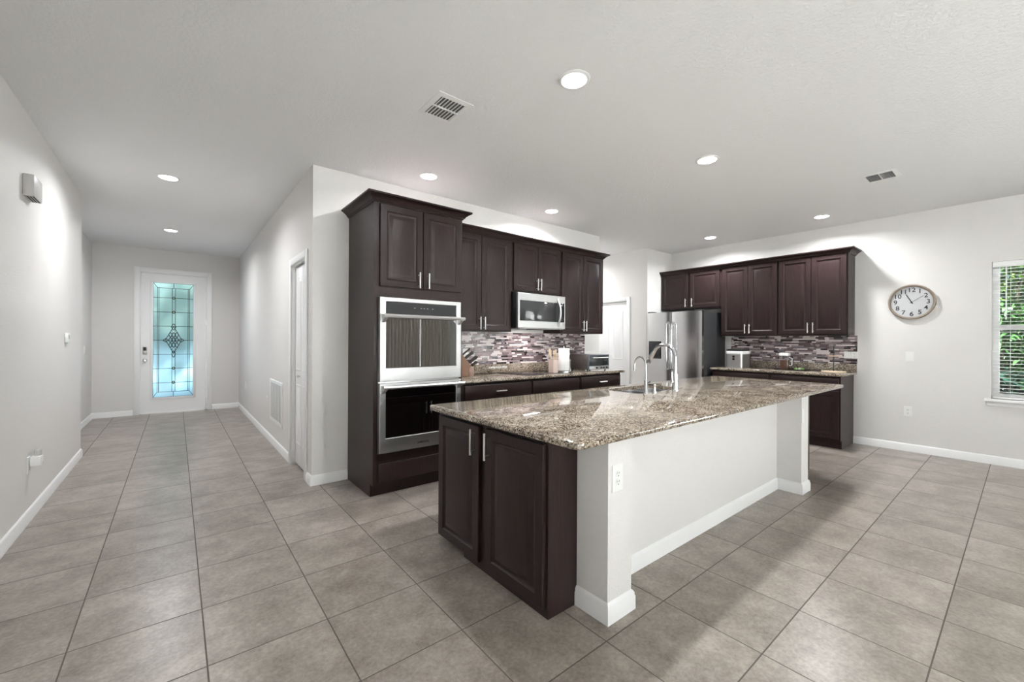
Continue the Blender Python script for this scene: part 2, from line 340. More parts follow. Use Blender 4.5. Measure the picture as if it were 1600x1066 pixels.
# ------------------------------------------------------------------ front door
def casing(name, parent, dims):
    return bx(name, 'trim', dims, parent, bev=0.004)
d1 = bpy.data.objects.new('door_1', None); COL.objects.link(d1); d1['kind'] = 'structure'; d1['label'] = 'white front door with tall leaded glass pane'
d1.location = (DX0, YE, 0)
dw = DX1 - DX0
t_ = 0.066
b_ = NB(); box(b_, -t_, 0.004, -0.016, 0, 0, DZ + t_, bev=0.004); box(b_, dw - 0.004, dw + t_, -0.016, 0, 0, DZ + t_, bev=0.004); box(b_, 0.004, dw - 0.004, -0.016, 0, DZ - 0.004, DZ + t_, bev=0.004)
box(b_, 0, 0.018, 0, 0.12, 0, DZ); box(b_, dw - 0.018, dw, 0, 0.12, 0, DZ); box(b_, 0.018, dw - 0.018, 0, 0.12, DZ - 0.018, DZ)
obj('door_frame', b_, 'trim', d1)
gx0, gx1, gz0, gz1 = 0.178, 0.735, 0.275, 2.275
sl = (0.021, dw - 0.021, 0.03, 0.075)
b_ = NB()
box(b_, sl[0], gx0, sl[2], sl[3], 0.012, DZ - 0.022); box(b_, gx1, sl[1], sl[2], sl[3], 0.012, DZ - 0.022)
box(b_, gx0, gx1, sl[2], sl[3], 0.012, gz0); box(b_, gx0, gx1, sl[2], sl[3], gz1, DZ - 0.022)
slab = obj('door_slab', b_, 'trim', d1, smooth=False)
b_ = NB()   # raised glazing frame
for a in ((gx0 - 0.035, gx0 + 0.004, gz0 - 0.035, gz1 + 0.035), (gx1 - 0.004, gx1 + 0.035, gz0 - 0.035, gz1 + 0.035), (gx0 + 0.004, gx1 - 0.004, gz0 - 0.035, gz0 + 0.004), (gx0 + 0.004, gx1 - 0.004, gz1 - 0.004, gz1 + 0.035)):
    box(b_, a[0], a[1], 0.022, 0.03, a[2], a[3], bev=0.003)
obj('glazing_frame', b_, 'trim', slab)
bx('glass_pane', 'obscure', (gx0, gx1, 0.046, 0.056, gz0, gz1), slab, smooth=False)
b_ = NB()
def came(x0, z0, x1, z1, r=0.0038):
    X = lambda f: gx0 + f * (gx1 - gx0)
    Z = lambda f: gz1 - f * (gz1 - gz0)
    tube(b_, [(X(x0), 0.043, Z(z0)), (X(x1), 0.043, Z(z1))], r, 6)
for x in (0.105, 0.14, 0.86, 0.895, 0.462, 0.538): came(x, 0.045, x, 0.955)
for x in (0.0, 1.0): came(x, 0, x, 1, 0.006)
for z in (0, 1): came(0, z, 1, z, 0.006)
for z in (0.045, 0.955): came(0.105, z, 0.895, z)
for z in (0.13, 0.255, 0.38, 0.503, 0.627, 0.75, 0.875): came(0, z, 1, z)
for x, z, xx, zz in ((0, 0, 0.105, 0.045), (1, 0, 0.895, 0.045), (0, 1, 0.105, 0.955), (1, 1, 0.895, 0.955)): came(x, z, xx, zz)
came(0.5, 0, 0.5, 0.045); came(0.5, 0.955, 0.5, 1)
def dia(cx_, cz_, w_, h_):
    came(cx_ - w_, cz_, cx_, cz_ - h_, 0.005); came(cx_, cz_ - h_, cx_ + w_, cz_, 0.005); came(cx_ + w_, cz_, cx_, cz_ + h_, 0.005); came(cx_, cz_ + h_, cx_ - w_, cz_, 0.005)
for z in (0.13, 0.255, 0.75, 0.875): dia(0.5, z, 0.038, 0.013)
for q in range(-1, 2):
    for k in range(3):
        dia(0.5 + q * 0.08, 0.455 + k * 0.045 + abs(q) * 0.0, 0.042, 0.023)
dia(0.5, 0.385, 0.06, 0.03); dia(0.5, 0.625, 0.05, 0.03); dia(0.31, 0.503, 0.07, 0.016); dia(0.69, 0.503, 0.07, 0.016)
dia(0.5, 0.50, 0.2, 0.12)
obj('leading', b_, 'lead', slab, label='dark lead came pattern')
b_ = NB()
for z in (0.13, 0.255, 0.75, 0.875):
    X = gx0 + 0.5 * (gx1 - gx0); Z = gz1 - z * (gz1 - gz0)
    loft(b_, [[(X - 0.017, 0.044, Z), (X, 0.044, Z - 0.022), (X + 0.017, 0.044, Z), (X, 0.044, Z + 0.022)], [(X - 0.006, 0.038, Z), (X, 0.038, Z - 0.008), (X + 0.006, 0.038, Z), (X, 0.038, Z + 0.008)]])
obj('glass_jewel', b_, 'bevel_glass', slab)
b_ = NB(); box(b_, 0.045, 0.107, 0.008, 0.03, 1.03, 1.16, bev=0.01); lk = obj('keypad_lock', b_, 'nickel', slab)
b_ = NB(); box(b_, 0.055, 0.097, 0.003, 0.009, 1.09, 1.15, bev=0.003); obj('keypad', b_, 'black', lk)
b_ = NB(); lathe(b_, [(0.001, 0), (0.031, 0.0), (0.031, 0.008), (0.012, 0.012), (0.012, 0.03), (0.026, 0.04), (0.029, 0.055), (0.02, 0.068), (0.001, 0.07)], (0.076, 0.03, 0.925), 20, 'y'); obj('door_knob', b_, 'nickel', slab)
for z in (0.25, 0.93, 1.6, 2.2): bx('hinge', 'nickel', (dw - 0.030, dw - 0.014, 0.022, 0.034, z - 0.045, z + 0.045), d1)
bx('threshold', 'nickel', (0.0, dw, 0.0, 0.12, 0.0, 0.012), d1)
# ------------------------------------------------------------------ panelled white doors
def arch_ring(x0, x1, z0, z1, arch, ins, y, n=14):
    x0 += ins; x1 -= ins; z0 += ins; z1 -= ins
    pts = [(x0, y, z0), (x1, y, z0)]
    for k in range(n + 1):
        t = k / n; x = x1 + (x0 - x1) * t
        f = min(t, 1 - t) * 2
        s_ = 0 if f < 0.2 else (1 - math.cos(min(1, (f - 0.2) / 0.6) * PI)) / 2
        pts.append((x, y, z1 - arch * (1 - s_)))
    return pts
def emboss(bm, x0, x1, z0, z1, arch):
    prof = [(0, 0), (0.006, -0.006), (0.016, -0.004), (0.024, -0.0015), (0.034, -0.0025), (0.062, -0.0085)]
    loft(bm, [arch_ring(x0, x1, z0, z1, arch, i, y) for i, y in prof], False, True)
def panel_leaf(name, w, h, cols, parent, loc):
    b_ = NB(); box(b_, 0, w, 0, 0.032, 0.012, h, bev=0.002)
    st = 0.045 if cols == 1 else 0.09
    cw = (w - st * (cols + 1)) / cols
    for c in range(cols):
        x0 = st + c * (cw + st)
        emboss(b_, x0, x0 + cw, 0.22, 0.83, 0.0); emboss(b_, x0, x0 + cw, 0.97, h - 0.1, 0.055)
    return obj(name, b_, 'trim', parent, loc)
def door_casing(parent, w, h, tw=0.065):
    b_ = NB()
    box(b_, -tw, 0.003, -0.016, 0, 0, h + tw, bev=0.004); box(b_, w - 0.003, w + tw, -0.016, 0, 0, h + tw, bev=0.004); box(b_, 0.003, w - 0.003, -0.016, 0, h - 0.003, h + tw, bev=0.004)
    box(b_, 0, 0.012, 0, 0.12, 0, h); box(b_, w - 0.012, w, 0, 0.12, 0, h); box(b_, 0.012, w - 0.012, 0, 0.12, h - 0.012, h)
    return obj('door_frame', b_, 'trim', parent)
def st_empty(name, loc, rz, label):
    o = bpy.data.objects.new(name, None); COL.objects.link(o); o.location = loc; o.rotation_euler = (0, 0, rz); o['kind'] = 'structure'; o['label'] = label; o.empty_display_size = 0.05; return o
# bifold closet (faces -X : local x -> -Y)
d2 = st_empty('door_2', (XH, BY1, 0), -PI / 2, 'white bifold closet door in the hallway wall')
bw = BY1 - BY0; door_casing(d2, bw, BZ)
l1 = panel_leaf('door_leaf', bw / 2 - 0.015, BZ - 0.03, 1, d2, (0.013, 0.035, 0.006)); l2 = panel_leaf('door_leaf', bw / 2 - 0.015, BZ - 0.03, 1, d2, (bw / 2 + 0.002, 0.035, 0.006))
b_ = NB(); lathe(b_, [(0.001, 0), (0.009, 0), (0.009, 0.012), (0.016, 0.018), (0.016, 0.026), (0.001, 0.03)], (bw / 4 + 0.05, 0, 0.92), 16, 'y'); obj('door_knob', b_, 'nickel', l1)
# pantry door (faces -X)
d3 = st_empty('door_3', (XP, PY1, 0), -PI / 2, 'white arched panel pantry door beside the refrigerator')
pw = PY1 - PY0; door_casing(d3, pw, PZ, 0.06)
l3 = panel_leaf('door_leaf', pw - 0.028, PZ - 0.02, 2, d3, (0.014, 0.03, 0.004))
b_ = NB(); lathe(b_, [(0.001, 0), (0.028, 0), (0.028, 0.006), (0.011, 0.012), (0.011, 0.03), (0.026, 0.04), (0.026, 0.055), (0.001, 0.062)], (0.06, 0, 0.92), 18, 'y'); obj('door_knob', b_, 'nickel', l3)
# added sliding doors behind the camera, unseen, to let daylight in
d5 = st_empty('door_5', (XR, -1.2, 0), -PI / 2, 'white framed sliding side door added for daylight')  # added opening, out of view, brings light from the right
b_ = NB()
for x0, x1 in ((0, 0.06), (1.36, 1.44), (2.74, 2.8)): box(b_, x0, x1, 0.03, 0.09, 0, 2.4)
for x0, x1 in ((0.06, 1.36), (1.44, 2.74)):
    box(b_, x0, x1, 0.03, 0.09, 0, 0.07); box(b_, x0, x1, 0.03, 0.09, 2.33, 2.4)
obj('door_frame', b_, 'trim', d5)
for x in (0.06, 1.44): bx('glass_pane', 'pane', (x, x + 1.3, 0.057, 0.062, 0.07, 2.33), d5, smooth=False)
d4 = st_empty('door_4', (SX1, YB, 0), PI, 'white framed sliding patio door added for daylight')  # added wide opening, out of view, main daylight from behind
sw = SX1 - SX0
b_ = NB()
for x in (0, sw / 2 - 0.04, sw - 0.06): box(b_, x, x + (0.06 if x != sw / 2 - 0.04 else 0.08), 0.03, 0.09, 0, SZ)
box(b_, 0.06, sw - 0.06, 0.03, 0.09, 0, 0.07); box(b_, 0.06, sw - 0.06, 0.03, 0.09, SZ - 0.07, SZ)
obj('door_frame', b_, 'trim', d4)
for x in (0.06, sw / 2 + 0.04): bx('glass_pane', 'pane', (x, x + sw / 2 - 0.1, 0.057, 0.062, 0.07, SZ - 0.07), d4, smooth=False)
def curtain(label, x0, x1):
    b_ = NB(); n = int((x1 - x0) / 0.012); 
    f = lambda k, o: (x0 + (x1 - x0) * k / n, YB + 0.12 + 0.035 * math.sin(k * 0.75) + o)
    poly = [f(k, 0) for k in range(n + 1)] + [f(k, 0.004) for k in range(n, -1, -1)]
    prism_z(b_, poly, 0.02, 2.55); o = obj('curtain', b_, 'cloth'); tag(o, label, 'curtain', 'curtains by the patio door')
curtain('cream curtain at the left side of the patio door', 0.25, 0.75); curtain('cream curtain drawn across the right half of the patio door', 4.25, 5.355); curtain('cream curtain at the right side of the patio door', 5.36, 6.3)
b_ = NB(); tube(b_, [(0.1, YB + 0.12, 2.57), (6.4, YB + 0.12, 2.57)], 0.014, 10); tag(obj('curtain_rod', b_, 'nickel'), 'long metal curtain rod above the patio door', 'curtain rod')
d6 = st_empty('door_6', (XL, -3.9, 0), PI / 2, 'white framed sliding door added in the left wall behind the camera for daylight')  # added opening, out of view, fills faces turned to the left
b_ = NB()
for x0, x1 in ((0, 0.06), (1.56, 1.64), (3.14, 3.2)): box(b_, x0, x1, 0.03, 0.09, 0, 2.45)
for x0, x1 in ((0.06, 1.56), (1.64, 3.14)):
    box(b_, x0, x1, 0.03, 0.09, 0, 0.07); box(b_, x0, x1, 0.03, 0.09, 2.38, 2.45)
obj('door_frame', b_, 'trim', d6)
for x in (0.06, 1.64): bx('glass_pane', 'pane', (x, x + 1.5, 0.057, 0.062, 0.07, 2.38), d6, smooth=False)
# ------------------------------------------------------------------ window and blind
w1 = st_empty('window_1', (XR, WY1, WZ0), -PI / 2, 'white sash window at the right edge')
ww, wh = WY1 - WY0, WZ1 - WZ0
b_ = NB()
fr = 0.055
box(b_, 0, fr, 0.06, 0.13, 0, wh, bev=0.004); box(b_, ww - fr, ww, 0.06, 0.13, 0, wh, bev=0.004); box(b_, fr, ww - fr, 0.06, 0.13, 0, fr, bev=0.004); box(b_, fr, ww - fr, 0.06, 0.13, wh - 0.04, wh, bev=0.004)
box(b_, fr, ww - fr, 0.05, 0.12, 0.735, 0.79, bev=0.004)
obj('window_frame', b_, 'trim', w1)
bx('glass_pane', 'pane', (fr, ww - fr, 0.088, 0.092, fr, 0.735), w1, smooth=False); bx('glass_pane', 'pane', (fr, ww - fr, 0.1, 0.104, 0.79, wh - 0.04), w1, smooth=False)
b_ = NB(); box(b_, -0.05, ww + 0.05, -0.045, 0.06, -0.03, 0.0, bev=0.006); box(b_, -0.03, ww + 0.03, -0.014, 0, -0.075, -0.03, bev=0.003); obj('window_sill', b_, 'trim', w1)
bl = thing('window_blind', 'white horizontal slat blind hanging open in the window at the right', 'blind', (XR, WY1, WZ0 + wh), -PI / 2)
bx('headrail', 'blind', (0.004, ww - 0.004, 0.004, 0.056, -0.06, -0.001), bl, bev=0.004)
bx('bottom_rail', 'blind', (0.008, ww - 0.008, 0.008, 0.05, -wh + 0.004, -wh + 0.022), bl, bev=0.004)
ns = 36
for k in range(ns):
    z = -0.08 - k * (wh - 0.12) / ns
    b_ = NB(); loft(b_, [[(x, 0.008, z), (x, 0.029, z + 0.0035), (x, 0.05, z + 0.001), (x, 0.05, z - 0.0015), (x, 0.029, z + 0.001), (x, 0.008, z - 0.0025)] for x in (0.008, ww - 0.008)]); obj('slat', b_, 'blind', bl)
for x in (0.13, ww / 2, ww - 0.13):
    b_ = NB(); tube(b_, [(x, 0.029, -0.06), (x, 0.029, -wh + 0.02)], 0.0016, 5); obj('ladder_cord', b_, 'blind', bl)
b_ = NB(); tube(b_, [(0.10, 0.0, -0.05), (0.10, -0.002, -0.62)], 0.005, 8); obj('tilt_wand', b_, 'blind', bl)
# ------------------------------------------------------------------ outdoors
bm = NB(); box(bm, 7.0, 30, -9, 30, -0.3, -0.15); g = struct('ground_side', bm, 'lawn', smooth=False)
bm = NB(); box(bm, -12, 7.0, YE + 0.14, 30, -0.25, -0.05); struct('ground_porch', bm, 'concrete', smooth=False)
bm = NB(); box(bm, -14, 30, -45, YB - 0.17, -0.25, -0.06); struct('ground_bounce_back', bm, 'bounce_paver', smooth=False)  # added unseen paving, bounces sun onto the ceiling from the back
bm = NB(); box(bm, 7.0, 11.5, -9, -1.15, -0.15, -0.05); struct('ground_bounce_side', bm, 'bounce_paver', smooth=False)  # added unseen paving outside the side door, bounces sun indoors
bm = NB(); box(bm, -3.5, 3.5, YE + 0.13, 12.2, 2.72, 2.84); struct('ceiling_sun_block', bm, 'trim', smooth=False)  # added unseen porch roof, keeps direct sun off the front door glass
gf = thing('bounce_fence', 'added white board fence behind the camera that bounces sunlight indoors', 'fence', (3.0, -9.6, -0.06))  # added unseen reflector, sunlit face brightens the island wall
bx('panel', 'trim', (-9.5, 9.5, -0.03, 0.0, 0.05, 2.5), gf, smooth=False)
for k in range(9): bx('post', 'trim', (-9.55 + k * 2.37, -9.45 + k * 2.37, -0.05, 0.05, 0, 2.6), gf, bev=0.005)
bm = NB(); box(bm, -14, -1.05, YB - 0.17, 4, -0.25, -0.05); struct('ground_bounce_left', bm, 'bounce_paver', smooth=False)  # added unseen paving outside the left door, bounces sun indoors
def leaf_quad(bm, base, d, L, w, droop):
    d = d.normalized(); s_ = d.cross(Vector((0, 0, 1)));
    if s_.length < 1e-3: s_ = Vector((1, 0, 0))
    s_.normalize(); p = Vector(base); prev = None
    seg = 4
    for k in range(seg + 1):
        t = k / seg; wd = w * math.sin(PI * min(0.97, 0.12 + 0.88 * t)) ; q = p + d * (L * t) + Vector((0, 0, -droop * t * t))
        cur = (bm.verts.new(q - s_ * wd), bm.verts.new(q + s_ * wd))
        if prev: bm.faces.new((prev[0], prev[1], cur[1], cur[0]))
        prev = cur
def shrub(label, loc, R, H, n, leafL, m, group):
    t = thing('shrub', label, 'shrub', loc, 0, group)
    b_ = NB()
    for k in range(7):
        a = random.uniform(0, 2 * PI); tube(b_, [(0, 0, 0), (0.4 * R * math.cos(a), 0.4 * R * math.sin(a), H * 0.45), (0.7 * R * math.cos(a), 0.7 * R * math.sin(a), H * 0.85)], [0.03, 0.02, 0.008], 6)
    obj('stem', b_, 'bark', t)
    b_ = NB()
    for k in range(n):
        a = random.uniform(0, 2 * PI); z = H * random.uniform(0.03, 1) ; rr_ = R * math.sqrt(random.random()) * (1 - 0.35 * (z / H) ** 2)
        base = (rr_ * math.cos(a), rr_ * math.sin(a), z)
        dv = Vector((math.cos(a) + random.gauss(0, .5), math.sin(a) + random.gauss(0, .5), random.gauss(0.35, .5)))
        leaf_quad(b_, base, dv, leafL * random.uniform(.6, 1.3), leafL * 0.13, leafL * random.uniform(.1, .6))
    obj('foliage', b_, m, t)
shrub('tall bright green tree crown seen through the upper window panes', (11.7, 0.5, -0.15), 1.1, 4.4, 4500, 0.17, 'leaf2', 'garden shrubs outside the window')
shrub('mid green leafy bush behind the lower window panes', (9.45, 0.2, -0.15), 0.55, 2.0, 2200, 0.19, 'leaf', 'garden shrubs outside the window')
shrub('low dark bush at the foot of the window view', (7.85, 0.25, -0.15), 0.36, 1.1, 900, 0.20, 'leaf3', 'garden shrubs outside the window')
shrub('tall dark evergreen behind the bright garden tree', (14.6, 0.0, -0.15), 1.3, 5.5, 2600, 0.34, 'leaf3', 'garden shrubs outside the window')
shrub('wide dark bush far behind the window, below the tree crowns', (18.5, 0.0, -0.15), 2.0, 3.6, 2400, 0.5, 'leaf3', 'garden shrubs outside the window')
shrub('round bush beyond the porch behind the front door glass', (-0.2, 13.5, -0.05), 2.0, 3.2, 1500, 0.35, 'leaf4', 'shrubs beyond the front door')
# ------------------------------------------------------------------ cabinet helpers
DT = 0.02
def panel_door(w, h):
    prof = [(0, 0), (0, 0.017), (0.003, DT), (0.054, DT), (0.058, 0.0155), (0.064, 0.0110), (0.069, 0.0092), (0.077, 0.0092), (0.080, 0.0100), (0.106, 0.0185), (0.110, 0.0192)]
    b_ = NB(); loft(b_, [[(i, -d, i), (w - i, -d, i), (w - i, -d, h - i), (i, -d, h - i)] for i, d in prof]); return b_
def drawer_front(w, h):
    prof = [(0, 0), (0, 0.014), (0.006, 0.018), (0.011, DT)]
    b_ = NB(); loft(b_, [[(i, -d, i), (w - i, -d, i), (w - i, -d, h - i), (i, -d, h - i)] for i, d in prof]); return b_
def pull(parent, x, z, L=0.135, horiz=False):
    b_ = NB(); y = -DT - 0.032
    if horiz:
        tube(b_, [(x - L / 2, y, z), (x + L / 2, y, z)], 0.0062, 10)
        for s_ in (-1, 1): tube(b_, [(x + s_ * L * 0.34, -DT + 0.001, z), (x + s_ * L * 0.34, y, z)], 0.0045, 8)
    else:
        tube(b_, [(x, y, z - L / 2), (x, y, z + L / 2)], 0.0062, 10)
        for s_ in (-1, 1): tube(b_, [(x, -DT + 0.001, z + s_ * L * 0.34), (x, y, z + s_ * L * 0.34)], 0.0045, 8)
    return obj('handle', b_, 'nickel', parent, label='brushed nickel bar pull')
def cabinet(name, label, cat, loc, rz, w, h, d, doors=(), drawers=(), toe=0.0, toe_d=0.07, group=None, lo=0.0):
    t = thing(name, label, cat, loc, rz, group); d -= 0.002
    b_ = NB()
    if toe:
        prism(b_, [(0, toe), (toe_d, toe), (toe_d, 0), (d, 0), (d, h), (0, h)], 0, w)
        for v_ in b_.verts: v_.co = Vector((v_.co.y, v_.co.x, v_.co.z))
    else: box(b_, 0, w, 0, d, lo, h)
    obj('body', b_, 'wood', t, smooth=False)
    for x0, x1, z0, z1, hx, hz in doors:
        o = obj('door', panel_door(x1 - x0, z1 - z0), 'wood', t, (x0, -0.001, z0))
        if hx is not None: pull(o, hx - x0, hz - z0)
    for x0, x1, z0, z1, hh_ in drawers:
        o = obj('drawer', drawer_front(x1 - x0, z1 - z0), 'wood', t, (x0, -0.001, z0))
        if hh_: pull(o, (x1 - x0) / 2, (z1 - z0) / 2, 0.13, True)
    return t
CR = [(0, 0), (0.007, 0), (0.012, 0.010), (0.019, 0.012), (0.024, 0.024), (0.058, 0.050), (0.070, 0.054), (0.070, 0.068), (0, 0.068)]
def crown(path, z, side, parent=None):
    b_ = NB(); sweep(b_, path, [(o, z + h_) for o, h_ in CR], side); return obj('crown_molding', b_, 'wood', parent)
# ------------------------------------------------------------------ oven wall
XO0, XO1, YO = 1.245, 2.082, 3.328
ot = cabinet('oven_cabinet', 'tall dark wood cabinet that houses the double wall oven', 'cabinet', (XO0, YO, 0), 0, XO1 - XO0, 2.43, YK - YO,
    doors=[(0.045, 0.425, 1.735, 2.41, 0.385, 1.808), (0.432, 0.815, 1.735, 2.41, 0.472, 1.808)], drawers=[(0.04, 0.80, 0.125, 0.275, False)], toe=0.10, toe_d=0.06)
b_ = NB(); sweep(b_, [(0, YK - YO - 0.003), (0, 0), (XO1 - XO0, 0), (XO1 - XO0, 0.25)], [(o, 2.42 + h_) for o, h_ in CR], 1); obj('crown_molding', b_, 'wood', ot)
# uppers
YU = 3.66
def pair(w, z0, z1, hb=True, gap=0.006, m_=0.02):
    c = w / 2; hz = z0 + 0.085
    return [(m_, c - gap / 2, z0, z1, c - 0.026, hz), (c + gap / 2, w - m_, z0, z1, c + 0.026, hz)]
wu = 2.945 - XO1
cabinet('wall_cabinet', 'tall two-door dark wall cabinet between the oven cabinet and the microwave', 'cabinet', (XO1 + 0.001, YU, 1.392), 0, wu - 0.002, 1.033, YK - YU, doors=[(0.02, 0.435, 0.012, 1.015, 0.411, 0.085), (0.441, 0.835, 0.012, 1.015, 0.468, 0.085)], group='wall cabinets on the oven wall')
cabinet('wall_cabinet', 'short two-door dark wall cabinet directly above the microwave', 'cabinet', (2.945, YU, 1.85), 0, 0.78, 0.575, YK - YU, doors=pair(0.78, 0.02, 0.557), group='wall cabinets on the oven wall')
cabinet('wall_cabinet', 'tall two-door dark wall cabinet right of the microwave', 'cabinet', (3.726, YU, 1.392), 0, 0.83, 1.033, YK - YU, doors=pair(0.83, 0.012, 1.015), group='wall cabinets on the oven wall')
b_ = NB(); sweep(b_, [(XO1 + 0.001, YU), (4.556, YU), (4.556, YK)], [(o, 2.415 + h_) for o, h_ in CR], 1)
tag(obj('crown_molding', b_, 'wood'), 'dark crown molding along the wall cabinets over the microwave', 'crown molding')
# bases
YBF = 3.37
DB = YK - YBF
cabinet('base_cabinet', 'dark base cabinet next to the double oven, drawer with one bar pull', 'cabinet', (XO1 + 0.001, YBF, 0), 0, 2.985 - XO1 - 0.002, 0.884, DB, drawers=[(0.055, 0.885, 0.722, 0.855, True)], doors=[(0.055, 0.467, 0.125, 0.705, 0.441, 0.62), (0.473, 0.885, 0.125, 0.705, 0.499, 0.62)], toe=0.1, group='base cabinets on the oven wall')
cabinet('base_cabinet', 'middle dark base cabinet under the cooktop, plain drawer front without pull', 'cabinet', (2.985, YBF, 0), 0, 0.775, 0.884, DB, drawers=[(0.02, 0.755, 0.722, 0.855, False)], doors=pair(0.775, 0.125, 0.705), toe=0.1, group='base cabinets on the oven wall')
cabinet('base_cabinet', 'dark base cabinet at the right end of the oven wall under the toaster oven', 'cabinet', (3.761, YBF, 0), 0, 0.80, 0.884, DB, drawers=[(0.02, 0.785, 0.722, 0.855, True)], doors=pair(0.80, 0.125, 0.705), toe=0.1, group='base cabinets on the oven wall')
def slab_top(bm, poly, z0, z1, r=0.006):
    n = len(poly); c = Vector((sum(p[0] for p in poly) / n, sum(p[1] for p in poly) / n))
    def ins(d):
        out = []
        for i in range(n):
            a, p, q = Vector(poly[i - 1]), Vector(poly[i]), Vector(poly[(i + 1) % n])
            d1_, d2_ = (p - a).normalized(), (q - p).normalized(); n1_, n2_ = Vector((-d1_.y, d1_.x)), Vector((-d2_.y, d2_.x))
            m_ = n1_ + n2_; m_ = m_ / max(0.3, m_.dot(n1_)); out.append(p + m_ * d)
        return out
    rings = []
    for d, z in ((r, z0), (r * 0.3, z0 + r * 0.3), (0, z0 + r), (0, z1 - r), (r * 0.3, z1 - r * 0.3), (r, z1)):
        rings.append([(p.x, p.y, z) for p in ins(d)])
    loft(bm, rings)
ct = thing('countertop', 'speckled granite countertop along the oven wall with cooktop', 'countertop', (XO1, YBF, 0.885))
b_ = NB(); slab_top(b_, [(0.002, -0.045), (2.515, -0.045), (2.515, DB - 0.001), (0.002, DB - 0.001)], 0, 0.03); obj('slab', b_, 'granite', ct)
bx('backsplash_lip', 'granite', (0.002, 2.447, DB - 0.021, DB - 0.001, 0.0305, 0.13), ct, bev=0.002)
def mosaic(name, label, w, z0, z1, loc, rz):
    b_ = NB(); rh = 0.0195; g_ = 0.0016
    n = round((z1 - z0) / rh); rh = (z1 - z0) / n
    box(b_, 0, w, -0.004, 0, 0, z1 - z0)
    for f in b_.faces: f.material_index = 6
    for k in range(n):
        x = -random.uniform(0, 0.1)
        while x < w:
            L = random.choice((0.025, 0.05, 0.05, 0.075, 0.10, 0.15)); a, e = max(0, x), min(w, x + L)
            if e - a > 0.008:
                s0 = len(b_.faces); b_.faces.ensure_lookup_table()
                y1 = -0.0075 + random.uniform(-0.0006, 0.0006)
                z_a, z_b = k * rh + g_ / 2, (k + 1) * rh - g_ / 2
                vs = [b_.verts.new(p) for p in ((a + g_ / 2, -0.004, z_a), (e - g_ / 2, -0.004, z_a), (e - g_ / 2, -0.004, z_b), (a + g_ / 2, -0.004, z_b), (a + g_ / 2 + .001, y1, z_a + .001), (e - g_ / 2 - .001, y1, z_a + .001), (e - g_ / 2 - .001, y1, z_b - .001), (a + g_ / 2 + .001, y1, z_b - .001))]
                mi = random.choices(range(6), (23, 19, 25, 12, 11, 14))[0]
                for q in ((4, 5, 6, 7), (0, 1, 5, 4), (1, 2, 6, 5), (2, 3, 7, 6), (3, 0, 4, 7)):
                    f = b_.faces.new([vs[i] for i in q]); f.material_index = mi
            x += L
    o = obj(name, b_, M['mos'], None, loc, (0, 0, rz), smooth=False)
    return tag(o, label, 'backsplash')
mosaic('tile_backsplash', 'strip mosaic tile backsplash behind the cooktop under the microwave', 4.528 - XO1, 1.0155, 1.39, (XO1 + 0.002, YK - 0.0005, 1.0155), 0)
# ------------------------------------------------------------------ right wall run
XU, XBF = 6.48, 6.21
# facing -X, local x = -(y - y_far)
def rx(ya, yb): return yb - ya
cabinet('wall_cabinet', 'short two-door dark wall cabinet above the refrigerator', 'cabinet', (XU, 3.940, 1.825), -PI / 2, 1.005, 0.595, XR - XU, doors=[(0.02, 0.475, 0.015, 0.585, 0.452, 0.10), (0.517, 0.985, 0.015, 0.585, 0.560, 0.10)], group='wall cabinets on the clock wall')
cabinet('wall_cabinet', 'tall two-door dark wall cabinet beside the refrigerator over the ice maker', 'cabinet', (XU, 2.934, 1.385), -PI / 2, 0.772, 1.035, XR - XU, doors=[(0.02, 0.383, 0.015, 1.025, 0.357, 0.10), (0.389, 0.757, 0.015, 1.025, 0.415, 0.10)], group='wall cabinets on the clock wall')
cabinet('wall_cabinet', 'tall two-door dark wall cabinet nearest the clock with finished side panel', 'cabinet', (XU, 2.161, 1.385), -PI / 2, 0.771, 1.035, XR - XU, doors=[(0.015, 0.383, 0.015, 1.025, 0.357, 0.10), (0.389, 0.757, 0.015, 1.025, 0.415, 0.10)], group='wall cabinets on the clock wall')
b_ = NB(); sweep(b_, [(XU, 3.94), (XU, 1.39), (XR, 1.39)], [(o, 2.405 + h_) for o, h_ in CR], 1)
tag(obj('crown_molding', b_, 'wood'), 'dark crown molding along the wall cabinets over the refrigerator and ice maker', 'crown molding')
DR = XR - XBF
cabinet('base_cabinet', 'dark base cabinet beside the refrigerator under the ice maker', 'cabinet', (XBF, 2.935, 0), -PI / 2, 0.77, 0.884, DR, drawers=[(0.02, 0.755, 0.722, 0.855, True)], doors=pair(0.77, 0.125, 0.705), toe=0.1, toe_d=0.05, group='base cabinets on the clock wall')
cabinet('base_cabinet', 'dark base cabinet at the open end below the pair of switches', 'cabinet', (XBF, 2.164, 0), -PI / 2, 0.766, 0.884, DR, drawers=[(0.02, 0.747, 0.722, 0.855, True)], doors=pair(0.766, 0.125, 0.705), toe=0.1, toe_d=0.05, group='base cabinets on the clock wall')
c2 = thing('countertop', 'speckled granite countertop between the refrigerator and the clock wall end', 'countertop', (XBF, 2.95, 0.885), -PI / 2)
b_ = NB(); slab_top(b_, [(0, -0.045), (1.585, -0.045), (1.585, DR - 0.001), (0, DR - 0.001)], 0, 0.03); obj('slab', b_, 'granite', c2)
bx('backsplash_lip', 'granite', (0.03, 1.585, DR - 0.021, DR - 0.001, 0.0305, 0.13), c2, bev=0.002)
mosaic('tile_backsplash', 'strip mosaic tile backsplash behind the ice maker and coffee jar', 1.555, 1.0155, 1.384, (XR - 0.0005, 2.917, 1.0155), -PI / 2)
